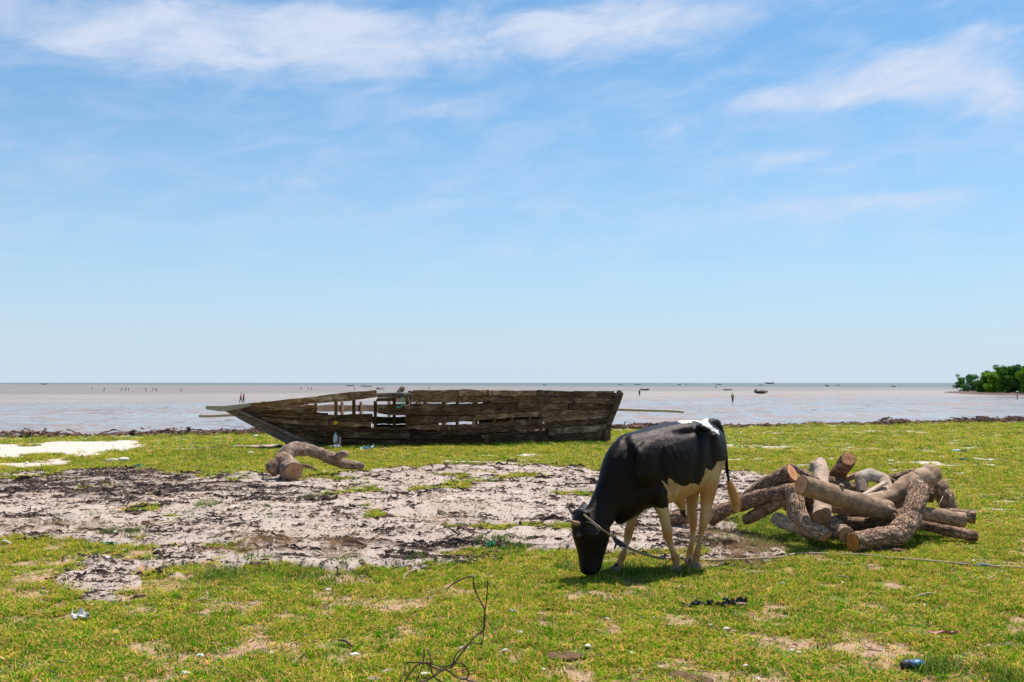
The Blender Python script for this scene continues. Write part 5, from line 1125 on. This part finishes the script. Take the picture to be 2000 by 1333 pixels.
ppl = [(180, 762.2, .0, 'leftmost tiny figure near the waterline, pale shirt', (.5, .4, .4)), (203.5, 764.0, .0, 'tiny dark figure standing alone between the leftmost figure and the trio', (.06, .05, .06)),
       (236.5, 764.2, .9, 'crouching figure at the left of the waterline trio', (.05, .05, .07)), (245.5, 763.5, .2, 'middle figure of the waterline trio, a little fainter', (.15, .12, .12)), (250.5, 764.0, .0, 'upright figure at the right of the waterline trio', (.04, .04, .06)),
       (284.8, 764.6, .0, 'tiny dark figure standing alone right of the trio', (.035, .035, .06)), (298.6, 764.2, .1, 'slim tiny figure left of the stooping one', (.12, .09, .09)), (305.2, 764.8, .5, 'stooping dark figure, right one of the middle pair', (.04, .03, .05)),
       (353.2, 765.2, .0, 'stocky dark figure alone on the right of the waterline people', (.035, .03, .05)), (588, 761.8, .9, 'crouched figure left of two people beyond the bow', (.2, .15, .14)), (601.5, 762, .4, 'dark figure in the middle beyond the raised bow plank', (.05, .04, .04)),
       (608.5, 762.4, .0, 'slim faint figure right of the dark one beyond the bow', (.2, .16, .15)), (692, 762, .0, 'lone tiny figure seen over the thick upper plank of the bow', (.08, .06, .06)), (745.8, 763.0, .0, 'left of two figures standing by the grazing animal far out', (.1, .1, .12)),
       (749.5, 763.4, .0, 'right of two figures standing by the grazing animal far out', (.06, .05, .06)), (837.5, 761.2, .0, 'faint tiny figure above the middle of the wreck', (.2, .16, .16)), (1396.8, 759.6, .0, 'left of two tiny figures wading beyond the black canoe', (.12, .1, .1)), (1399.6, 759.6, .0, 'right of two tiny figures wading beyond the black canoe', (.1, .08, .08)),
       (1757, 757.5, .0, 'tiny figure beside the rightmost small boat out in the shallows', (.1, .1, .12))]
for i, (a, b_, bd, lb, c) in enumerate(ppl): person(a, b_, c, (.05, .045, .05), lb, (.08, .22)[i % 2], bd, R(180 * (i % 2)), h=1.6)
# a dark animal far out
p = F(738.5, 763.0); p.z = FLATZ; an = []
def av(x, y, z): return Vector((x, y, z))
an.append(tube([(av(-.75, 0, 1.0), .12), (av(-.6, 0, 1.0), .26), (av(0, 0, .98), .33), (av(.6, 0, 1.0), .28), (av(.9, 0, .95), .16), (av(1.15, 0, .75), .11), (av(1.35, 0, .5), .08)], 10, 3)[:2])
for x in (-.6, -.5, .45, .58): an.append(tube([(av(x, .12 if x in (-.6, .45) else -.12, .85), .11), (av(x + .03, .12 if x in (-.6, .45) else -.12, .4), .06), (av(x, .12 if x in (-.6, .45) else -.12, .02), .055)], 8, 3)[:2])
an.append(tube([(av(-.78, 0, 1.1), .04), (av(-.88, 0, .7), .03), (av(-.86, 0, .4), .04)], 6, 3)[:2])
co_, fc_, _ = remeshed(an, .045, 3); o = mesh_obj('cow', co_, fc_, M['black_p']); o.location = p; tag(o, 'small dark cow standing far out on the flat beyond the wreck', 'cow')

# ------------------------------------------------------------------ boats in the distance
M['boatpaint'] = simple('dark_boat_paint', (.05, .04, .04), (.10, .075, .06), .8, 3, .01); M['boatpale'] = simple('worn_boat_paint', (.50, .38, .22), (.36, .27, .18), .8, 3, .01)
def hull_mesh(Lh, beam, H, sheer=.35, open_=True):
    V = []; Fc = []; n_ = 13
    for i in range(n_):
        t = i / (n_ - 1) * 2 - 1; w = beam / 2 * (1 - abs(t) ** 2.4) + .02; z0 = H * .1 + H * .55 * abs(t) ** 3; zt = H + sheer * abs(t) ** 2 * H
        x = t * Lh / 2
        for (yy, z) in ((0, z0), (w * .65, z0 + (zt - z0) * .35), (w, zt), (w * .86, zt), (w * .5, z0 + (zt - z0) * .45), (0, z0 + (zt - z0) * .3), (-w * .5, z0 + (zt - z0) * .45), (-w * .86, zt), (-w, zt), (-w * .65, z0 + (zt - z0) * .35)): V.append(Vector((x, yy, z)))
    for i in range(n_ - 1):
        for q in range(10): a = i * 10 + q; b = i * 10 + (q + 1) % 10; Fc.append((a, b, b + 10, a + 10))
    Fc += [tuple(range(9, -1, -1)), tuple(range((n_ - 1) * 10, n_ * 10))]
    return V, Fc
def boat_far(px, py, L_, beam, H, label, yaw=0, mast=0, outr=False, crew=0, name='boat', mat='boatpaint', clabel=''):
    p = F(px, py); p.z = FLATZ - .08; root = empty(name, p, label, 'boat', 'small boats far out'); root.rotation_euler = (0, 0, yaw)
    V, Fc = hull_mesh(L_, beam, H); mesh_obj('hull', V, Fc, M[mat], root)
    for t in (-.28, .0, .28):
        V, Fc, _ = tube([(Vector((t * L_, -beam * .42, H * .95)), .05), (Vector((t * L_, beam * .42, H * .95)), .05)], 5, 1); mesh_obj('thwart', V, Fc, M['stick'], root)
    if mast: V, Fc, _ = tube([(Vector((L_ * .1, 0, H * .3)), .07), (Vector((L_ * .12, 0, H + mast)), .04)], 6, 2); mesh_obj('mast', V, Fc, M['stick'], root)
    if outr:
        for s_ in (-1, 1): V, Fc, _ = tube([(Vector((-L_ * .35, s_ * 1.8, .15)), .08), (Vector((L_ * .35, s_ * 1.8, .15)), .08)], 6, 2); mesh_obj('outrigger_float', V, Fc, M[mat], root)
        for t in (-.2, .2): V, Fc, _ = tube([(Vector((t * L_, -1.9, .2)), .04), (Vector((t * L_, 0, H)), .05), (Vector((t * L_, 1.9, .2)), .04)], 5, 2); mesh_obj('outrigger_arm', V, Fc, M['stick'], root)
    for q in range(crew):
        x = (q - (crew - 1) / 2) * L_ * .22; v = [tube([(Vector((x, 0, H * .6)), .17), (Vector((x, 0, H * .6 + .5)), .2), (Vector((x, 0, H * .6 + .68)), .07), (Vector((x, 0, H * .6 + .8)), .11), (Vector((x, 0, H * .6 + .92)), .06)], 8, 2)[:2]]
        a_, b_ = v[0]; o = mesh_obj('person', [q_ + Vector((0, 0, 0)) for q_ in a_], b_, cloth((.08, .07, .09)))
        o.matrix_world = Matrix.Translation(p) @ Matrix.Rotation(yaw, 4, 'Z'); tag(o, ('left' if q == 0 and crew > 1 else 'right' if crew > 1 else 'lone') + ' tiny figure sitting in ' + clabel, 'person', 'people in boats')
    return root
d = boat_far(1486, 769.6, 4.6, 1.5, .85, 'dark dhow with a pale patched side stranded on the flat', R(8), 1.1, name='dhow')
for (x0, x1, z0, z1, m_) in ((-2.3, -1.5, 1.15, 1.55, 'boatpaint'), (-1.3, -.5, .95, 1.15, 'boatpale'), (-.6, .3, .85, 1.25, 'boatpale'), (.9, 1.9, .55, .95, 'boatpale'), (-.3, .9, .95, 1.05, 'boatpaint'), (.3, 1.0, .75, 1.1, 'stem')):
    V = []; 
    for (x, z) in ((x0, z0), (x1, z0 - .15), (x1, z1 - .12), (x0, z1)):
        V += [Vector((x, -.74, z)), Vector((x, -.66, z))]
    mesh_obj('side_board', V, [(0, 2, 4, 6), (1, 7, 5, 3), (0, 1, 3, 2), (2, 3, 5, 4), (4, 5, 7, 6), (6, 7, 1, 0)], M[m_], d, smooth=False)
for x, t in ((-2.1, 1.9), (-1.4, 1.6), (-.2, 1.8), (1.2, 1.7)): V, Fc, _ = tube([(Vector((x, .2, .5)), .05), (Vector((x + .1, .2, t)), .035)], 5, 1); mesh_obj('post', V, Fc, M['boatpaint'], d)
boat_far(1259, 763, 4.6, 1.2, .75, 'brown open canoe right of the lone dark figure', R(4), 0)
boat_far(1421, 763, 4.2, 1.0, .55, 'low black canoe above the person with the yellow wrap', 0, .3)
boat_far(684, 754.8, 8.5, 1.5, .85, 'long low canoe left of a pair in the surf beyond the wreck', 0, 0)
boat_far(716, 755.6, 11, 1.3, .7, 'very long low canoe at the right of the pair beyond the wreck', 0, 0, crew=2, clabel='the very long canoe beyond the wreck')
boat_far(87, 751.6, 14, 3, 1.6, 'distant dark boat at the far left on the horizon', 0, 0)
boat_far(1063, 752.8, 5, 1.4, .9, 'tiny boat above the right half of the wreck', 0, 0)
boat_far(1211, 751.6, 11, 2.4, 1.0, 'faint low boat just above the stern of the wreck', 0, 0)
boat_far(1245, 752.0, 13, 2.2, 1.1, 'dark low boat right of the faint one past the stern', 0, 0, crew=2, clabel='the dark boat past the stern')
boat_far(1326.5, 752.4, 6, 2.0, 1.1, 'short dark boat on the green water line above the bull', 0, 0)
boat_far(1340, 751.8, 4, 1.6, 1.2, 'small boat with a thin mast next to the short dark boat', 0, 3)
boat_far(1404, 752.2, 10, 2.4, 1.2, 'hazy boat with a mast above the low black canoe', 0, 4)
boat_far(1486, 753.4, 6, 1.8, .9, 'small low boat out beyond the stranded dhow', 0, 0)
boat_far(1503.5, 750.4, 26, 6, 4, 'farthest boat on the horizon above the stranded dhow', 0, 0)
boat_far(1615.5, 755.0, 4.6, 1.5, 1.1, 'dark motor boat right of the dhow with a raised bow', R(15), .9, crew=1, clabel='the motor boat with raised bow')
boat_far(1637, 753.6, 5, 1.5, .8, 'small faint boat just right of the raised bow boat', 0, 0)
boat_far(1745.5, 756.2, 3.9, 1.4, .8, 'rightmost small dark boat near the mangroves', 0, .6)

# ------------------------------------------------------------------ litter and small things lying about
def blob(name, px, py, L_, w, h, mat, label, cat, yaw=None, jag=.25, seg=10, rings=6, group=None, lift=0.0):
    p = G(px, py); yaw = random.uniform(0, 3.14) if yaw is None else yaw; a = Vector((math.cos(yaw), math.sin(yaw), 0)); b_ = Vector((-math.sin(yaw), math.cos(yaw), 0))
    V, Fc = ellipsoid(Vector((0, 0, h * .35 + lift)), (a * L_ / 2, b_ * w / 2, UZ * h / 2), seg, rings); sd = Vector((px, py, 0)) * .37
    V = [v + v.normalized() * (mn.noise(v * (3 / max(L_, .02)) + sd) * jag * min(L_, w)) for v in V]
    o = mesh_obj(name, V, Fc, M[mat], smooth=jag < .2); o.location = p; tag(o, label, cat, group); return o
def crumple(name, px, py, L_, w, h, mat, label, cat, group=None, nn=9, yaw=0):
    p = G(px, py); V = []; sd = px * .13
    for i in range(nn):
        for j in range(5):
            u = i / (nn - 1) - .5; v = j / 4 - .5; f = 1 - abs(u) ** 2 * 1.6
            V.append(Vector((u * L_ + mn.noise(Vector((i, j, sd))) * L_ * .08, v * w * f + mn.noise(Vector((i, j, sd + 5))) * w * .25, .01 + h * abs(mn.noise(Vector((i * .9, j * .9, sd + 9)))) * 1.8)))
    m_ = len(V); V += [q + UZ * .003 for q in V]; Fc = []
    for i in range(nn - 1):
        for j in range(4): a = i * 5 + j; Fc += [(a, a + 1, a + 6, a + 5), (a + m_, a + 5 + m_, a + 6 + m_, a + 1 + m_)]
    V = [Matrix.Rotation(yaw, 3, 'Z') @ q for q in V]; o = mesh_obj(name, V, Fc, M[mat], smooth=False); o.location = p; tag(o, label, cat, group); return o
def stick(px0, py0, px1, py1, r, mat, label, cat='stick', bow=.02, group=None, lift=.012):
    a, b_ = G(px0, py0), G(px1, py1); a.z += lift; b_.z += lift; mid = a.lerp(b_, .5) + Vector((random.uniform(-1, 1) * bow, random.uniform(-1, 1) * bow, bow))
    V, Fc, _ = tube([(a, r * .6), (mid, r), (b_, r * .7)], 6, 4, disp=lambda u, t, c: 1 + .25 * mn.noise(c * 30)); o = mesh_obj('stick', V, Fc, M[mat], base=tuple(a)); o.location = a; tag(o, label, cat, group); return o
# blue bottle with a black neck
p = G(1778, 1308); bt = empty('bottle', p, 'squashed blue plastic bottle with a black neck in the right foreground', 'bottle'); ax = Vector((.95, .25, 0)).normalized()
V, Fc, _ = tube([(Vector((0, 0, .03)) - ax * .01, .022, .026), (ax * .02 + UZ * .026, .022, .032), (ax * .05 + UZ * .026, .024, .033), (ax * .075 + UZ * .022, .018, .028), (ax * .085 + UZ * .020, .008, .012)], 14, 4); mesh_obj('bottle_body', V, Fc, M['blue_p'], bt)
V, Fc, _ = tube([(UZ * .022 - ax * .055, .018, .02), (UZ * .024 - ax * .035, .026, .028), (UZ * .028 - ax * .012, .026, .028)], 12, 3); mesh_obj('bottle_neck', V, Fc, M['black_p'], bt)
V, Fc = ellipsoid(ax * .090 + UZ * .020, (ax * .008, Vector((0, .009, 0)), UZ * .009), 8, 5); mesh_obj('cap', V, Fc, M['white_p'], bt)
# red and pink wrapper with a thin tail
w_ = crumple('wrapper', 1842, 1242, .19, .035, .02, 'pink_p', 'torn dark pink wrapper with a stringy tail in the right foreground', 'wrapper', yaw=R(-6))
V, Fc, _ = tube([(Vector((-.22, .05, .015)), .004), (Vector((-.17, .035, .02)), .0035), (Vector((-.13, .01, .012)), .004), (Vector((-.08, .0, .015)), .007)], 6, 4); mesh_obj('string', V, Fc, M['stick'], w_)
blob('pebble', 1834, 1246, .025, .02, .014, 'white_p', 'white pebble touching the dark pink wrapper', 'pebble', jag=.1)
# black rags / shoe remains
crumple('rubber_scrap', 1356, 1188, .17, .07, .05, 'black_p', 'ragged black rubber scrap, left one of the three dark scraps', 'scrap', yaw=.1)
crumple('rubber_scrap', 1402, 1187, .15, .04, .04, 'black_p', 'thin curled black scrap lying between two bigger dark scraps', 'scrap', yaw=-.2)
sh = crumple('old_shoe', 1440, 1185, .13, .07, .06, 'black_p', 'torn black shoe with a tan sole at the right of the dark scraps', 'shoe', yaw=.1)
V, Fc, _ = tube([(Vector((-.10, 0, .05)), .010), (Vector((-.075, 0, .055)), .009), (Vector((-.05, 0, .03)), .008), (Vector((0, 0, .02)), .012)], 6, 4); mesh_obj('strap', V, Fc, M['black_p'], sh)
V, Fc = ellipsoid(Vector((.02, -.02, .018)), (Vector((.05, 0, 0)), Vector((0, .025, 0)), UZ * .016), 10, 5); mesh_obj('sole', V, Fc, M['litter'], sh)
stick(1393, 1182, 1422, 1192, .006, 'dstick', 'dark curved twig on the middle black scrap')
blob('rubber_scrap', 1303, 1225, .05, .035, .02, 'black_p', 'small black lump left of the grey soil patch', 'scrap')
blob('dung', 1104, 1287, .22, .13, .022, 'dung', 'flat brown cow pat in the centre foreground', 'dung', yaw=0, jag=.28, seg=22, rings=9)
blob('dung', 1171, 1287, .07, .04, .03, 'dung', 'small dark dung crumb right of the flat cow pat', 'dung', yaw=0)
blob('dung', 1330, 1330, .28, .2, .02, 'dung', 'large crumbled brown dung heap at the bottom edge', 'dung', yaw=0, jag=.3, seg=22, rings=9)
blob('bark_scrap', 1722, 1079, .17, .07, .06, 'wrack', 'rusty brown bark scrap under the bent flaking log', 'bark', yaw=0, jag=.4, seg=16, rings=8)
blob('bark_scrap', 1752, 1081, .14, .07, .05, 'wrack', 'second rusty bark scrap, right of the one under the bent log', 'bark', yaw=0, jag=.4, seg=16, rings=8)
crumple('plastic_sheet', 212, 1065, .17, .05, .02, 'teal_p', 'turquoise plastic sheet scrap on the sand edge at the left', 'plastic')
crumple('plastic_sheet', 958, 1067, .09, .05, .05, 'green_p', 'small upright green plastic scrap near the head of the bull', 'plastic', yaw=.6)
crumple('plastic_bag', 157, 1213, .12, .07, .06, 'white_p', 'crumpled white and dark plastic bag in the left foreground', 'plastic bag')
blob('plastic_disc', 1969, 1139, .04, .035, .02, 'blue_p', 'dark blue cap at the right edge below the rope', 'cap', jag=.05, group='caps in the grass')
blob('plastic_disc', 1706, 1220, .032, .03, .02, 'blue_p', 'bright blue cap left of the dark pink wrapper', 'cap', jag=.05, group='caps in the grass')
blob('plastic_disc', 1422, 1294, .034, .03, .02, 'red_p', 'pinkish red cap in the foreground', 'cap', jag=.05, group='caps in the grass')
blob('plastic_disc', 1251, 1311, .03, .026, .018, 'cyan_p', 'pale blue cap near the bottom edge left of the red one', 'cap', jag=.05, group='caps in the grass')
blob('plastic_disc', 1716, 1309, .016, .014, .01, 'blue_p', 'tiny blue cap left of the squashed bottle', 'cap', jag=.05, group='caps in the grass')
blob('plastic_chip', 1525, 1234, .02, .015, .01, 'cyan_p', 'tiny cyan plastic chip in the grass right of centre', 'plastic')
blob('plastic_chip', 1507, 1293, .022, .018, .01, 'green_p', 'tiny pale green plastic chip in the foreground', 'plastic')
SH = [(1404, 1163, .045, 'white oblong shell left of the two above the torn shoe'), (1441, 1159, .028, 'small pale shell above the torn shoe'), (1419, 1232, .055, 'white stone in front of the dark scraps, paired with a grey one'), (1560, 1277, .035, 'white chip left of the upright shell'),
      (1640, 1274, .035, 'upright narrow white shell in the right foreground'), (1457, 1304, .04, 'white chip right of the red cap'), (390, 1284, .05, 'flat white shell in the left foreground, upper one of two'), (362, 1320, .06, 'large flat white shell at the bottom left'),
      (340, 1181, .035, 'small white shell in the left middle ground'), (497, 1181, .03, 'pale chip right of the small white shell'), (181, 1170, .035, 'pale yellow shell above the crumpled bag'), (1015, 1238, .05, 'upright bone white shell in the centre foreground'),
      (1185, 1211, .04, 'white shell with a dark underside, centre right'), (1655, 1161, .02, 'tiny white chip left of the pebble with a twig'), (1833, 1125, .03, 'little white shell below the rope at the right'), (1293, 1134 - 6, .03, 'white chip in the grass under the belly of the bull'),
      (1950, 1108, .045, 'white scrap next to the rope near the right edge'), (1780, 1153, .04, 'white pebble at the lower end of the long dry stick'), (1806, 1184, .035, 'white pebble below the long dry stick'), (1486, 1097, .03, 'white lump on the rope near the dry grass'),
      (640, 1155, .05, 'flat white scrap above the foreground turf'), (1895, 1294, .02, 'tiny white chip right of the squashed bottle'), (1740, 903, .13, 'white scrap on the lawn behind the log heap'), (242, 901, .22, 'bleached scrap of driftwood on the far left lawn'), (500, 849, .17, 'round white float in the brown wrack line'),
      (692, 1283, .06, 'crumpled white scrap at the bottom left of centre'), (1232, 1278, .04, 'pale shell right of the small dung crumb')]
for i, (a, b_, s_, lb) in enumerate(SH): blob('shell', a, b_, s_, s_ * random.uniform(.45, .8), s_ * .45, 'shell' if i % 3 else 'white_p', lb, 'shell', yaw=random.uniform(-.6, .6), jag=.18)
ST = [(1691, 1163, .045, 'stone', 'round grey pebble with a twig beside it'), (1293, 1307, .07, 'tanst', 'tan stone near the bottom edge'), (1864, 1289, .06, 'stone', 'flat grey brown stone right of the squashed bottle'), (1434, 1234, .04, 'stone', 'grey pebble beside the white stone'), (1484, 1233, .03, 'dung', 'dark brown nut in the grass'),
      (1580, 1075, .05, 'tanst', 'orange tan stone at the left foot of the log heap'), (545, 874, .22, 'wrack', 'brown coconut husk on the far lawn left of the driftwood'), (750, 879, .20, 'tanst', 'sandy block of coral beside the wreck'), (721, 881, .2, 'dung', 'brown lump between the blue bag and the driftwood'), (490, 887, .2, 'shell', 'flat pale stone in the shadow of the bow'),
      (70, 967, .10, 'tanst', 'orange pebble on the dark seaweed at the far left'), (246, 965, .10, 'dung', 'brown husk on the seaweed left of centre'), (1000, 1196, .08, 'stone', 'grey flat stone right of the bent wire'), (905, 1270, .10, 'stone', 'grey stone behind the bent wire'), (1132, 1163, .05, 'stone', 'small grey stone in front of the head of the bull'),
      (755, 1315, .08, 'stone', 'grey stone left of the bent wire at the bottom'), (830, 1320, .07, 'shell', 'white and grey rock inside the coil of the bent wire'), (900, 1315, .09, 'dung', 'brown bark lump inside the coil of the bent wire'), (730, 1331, .1, 'stone', 'grey rock cut by the bottom edge')]
for a, b_, s_, m_, lb in ST: blob('stone', a, b_, s_ * .9, s_ * .6, s_ * .28, m_, lb, 'stone', yaw=random.uniform(-.5, .5), jag=.22)
ST2 = [(1627, 1131, 1655, 1133, .005, 'stick', 'short pale stick in the grass below the bent log'), (1782, 1172, 1834, 1163, .006, 'stick', 'long dry pale stick pointing at a white pebble'), (1697, 1166, 1716, 1167, .004, 'dstick', 'thin twig beside the round grey pebble'), (1928, 1136, 1943, 1131, .006, 'stick', 'short straw coloured stick right of the rope'),
       (376, 1180, 408, 1176, .006, 'stick', 'pale twig in the left middle ground'), (785, 1136, 815, 1113, .006, 'stick', 'pale curved twig at the sand edge left of the wire'), (975, 1281, 998, 1279, .007, 'shell', 'bone like white stick right of the wire'), (660, 1255, 690, 1268, .008, 'dstick', 'dark curved stick in the foreground left of the wire'),
       (0, 1064, 22, 1065, .010, 'shell', 'white stick at the left edge on the grass'), (340, 1167, 356, 1175, .006, 'dstick', 'dark twig near the small white shell'), (1925, 1270, 1990, 1266, .003, 'stick', 'long thin straw at the right edge'), (855, 1000, 880, 1010, .018, 'stick', 'pale driftwood stick on the brown scraps in the sand'),
       (1050, 1020, 1105, 1012, .012, 'dstick', 'dark twig on the sand left of the horns of the bull'), (610, 983, 650, 975, .012, 'dstick', 'brown twig across the sand in the middle'), (300, 1030, 345, 1022, .010, 'stick', 'thin pale twig on the sand at the left'), (660, 1095, 700, 1082, .012, 'stick', 'dry pale branch by the straw tuft'),
       (1110, 1051, 1135, 1040, .01, 'dstick', 'dark twig in front of the face of the bull'), (1875, 883, 1890, 884, .03, 'knot', 'dark scrap beside the pale flip flop on the far lawn'), (205, 902, 235, 901, .03, 'shell', 'pale driftwood stick on the far left lawn')]
for a, b_, c, d_, r_, m_, lb in ST2: stick(a, b_, c, d_, r_, m_, lb)
for i, (a, b_, c, d_, lb) in enumerate(((415, 846, 435, 836, 'left leaning twig standing in the brown wrack line'), (1210, 838, 1222, 824, 'thin twig standing up right of the stern'), (30, 853, 60, 850, 'branch lying on the wrack at the far left'), (1440, 834, 1462, 832, 'branch on the wrack right of the bull'))):
    rope_thing('branch', [P(a, b_, 29 if a < 1000 else 34), P((a + c) / 2 + 2, (b_ + d_) / 2, 29 if a < 1000 else 34), P(c, d_, 29.1 if a < 1000 else 34.1)], .02, 'wrack', lb, 'branch')
blob('flip_flop', 1868, 882, .24, .09, .05, 'cyan_p', 'pale blue and dark flip flop on the far lawn behind the logs', 'sandal', yaw=0)
blob('flip_flop', 1881, 900, .16, .1, .06, 'knot', 'dark sandal with a white edge nearer than the pale one', 'sandal', yaw=0)
crumple('green_bag', 267, 917, .16, .08, .09, 'green_p', 'small green plastic bag at the top edge of the sand', 'plastic bag')
crumple('plastic_bag', 655, 876, .26, .15, .09, 'white_p', 'white plastic bag lying against the wreck behind the driftwood', 'plastic bag')
crumple('plastic_bag', 718, 879, .30, .14, .10, 'cyan_p', 'pale blue plastic bag lying against the hull', 'plastic bag')
q = P(655, 872, 24.0); q.z = gz(q.x, q.y); o = empty('water_bottle', q, 'clear plastic bottle standing against the hull beside a pink stick', 'bottle')
V, Fc, _ = tube([(UZ * .10, .05), (UZ * .22, .055), (UZ * .28, .045), (UZ * .31, .02), (UZ * .33, .02)], 12, 3); mesh_obj('bottle_body', V, Fc, M['white_p'], o)
V, Fc, _ = tube([(UZ * .33, .022), (UZ * .35, .022)], 10, 1); mesh_obj('cap', V, Fc, M['cyan_p'], o)
M['pinkst'] = simple('pink_painted_stick', (.75, .38, .34), (.6, .3, .28), .6, 10, .001)
rope_thing('stake', [P(664, 877, 23.9), P(664, 866, 23.95), P(664, 854, 24.0)], .028, 'pinkst', 'thin pink stake leaning upright against the hull', 'stake', 2, 7)
rope_thing('stake', [P(579, 868, 23.9), P(581, 862, 23.95), P(583, 856, 24.0)], .022, 'stem', 'thin grey stake standing at the foot of the stem', 'stake', 2, 7)
p_ = HP(655.5, 826, -1, -.05); V, Fc = ellipsoid(Vector((0, 0, 0)), (Vector((.055, 0, 0)), Vector((0, .02, 0)), UZ * .05), 10, 6); o = mesh_obj('float', V, Fc, M['yellow_p']); o.location = p_; tag(o, 'small bright yellow float stuck on the side of the wreck', 'float')

# ------------------------------------------------------------------ bent rusty wire bramble in the foreground
def wpx(pts, Y0=5.05): return [P(700 + a / 3.704, 1080 + b_ / 3.704, Y0 + dy) for a, b_, dy in pts]
WR = [([(640, 262, 0), (700, 215, 0), (790, 175, .02), (830, 180, .02), (838, 235, .02), (860, 310, .01), (905, 390, .0), (915, 430, 0), (912, 500, 0), (905, 560, 0), (850, 600, -.02), (790, 670, -.04), (740, 730, -.05), (690, 800, -.06), (620, 826, -.05), (560, 815, -.03), (500, 795, 0), (430, 795, .05), (350, 797, .08), (335, 850, .04), (300, 935, -.02)], .0042),
      ([(936, 200, 0), (932, 290, 0), (922, 380, 0), (910, 470, .01), (903, 580, .01), (900, 640, .02), (870, 660, .02), (820, 650, .0), (770, 680, -.02), (720, 720, -.03), (692, 770, -.04), (680, 830, -.04)], .0036),
      ([(900, 640, .0), (885, 690, .0)], .003),
      ([(475, 700, .0), (474, 760, .0), (462, 820, -.02), (440, 880, -.04), (415, 935, -.05)], .0035),
      ([(488, 695, .02), (515, 730, .0), (525, 790, -.02), (530, 860, -.04), (560, 910, -.06), (620, 945, -.08)], .0042),
      ([(335, 935, -.05), (380, 860, -.02), (430, 810, .0), (490, 800, 0), (540, 830, -.02), (600, 845, -.04), (660, 835, -.05), (700, 800, -.04), (750, 800, 0), (790, 850, .04), (795, 890, .05), (770, 918, .05), (720, 905, .04), (690, 885, .02), (640, 850, -.02), (590, 850, -.05), (560, 885, -.07), (500, 920, -.08), (440, 935, -.1)], .0045),
      ([(680, 830, -.04), (620, 850, -.06), (560, 880, -.08), (480, 930, -.1), (420, 960, -.12)], .004)]
wr = empty('wire_tangle', P(870, 1332, 5.05), 'bent dark rusty wire tangle with a tall curling stem in the foreground', 'wire'); wr.location.z = 0
for pts, r_ in WR:
    V, Fc, _ = tube([(p, r_ * .95) for p in wpx(pts)], 6, 4, disp=lambda u, t, c: 1 + .3 * mn.noise(c * 60)); mesh_obj('wire', V, Fc, M['dstick'], wr, base=tuple(wr.location))
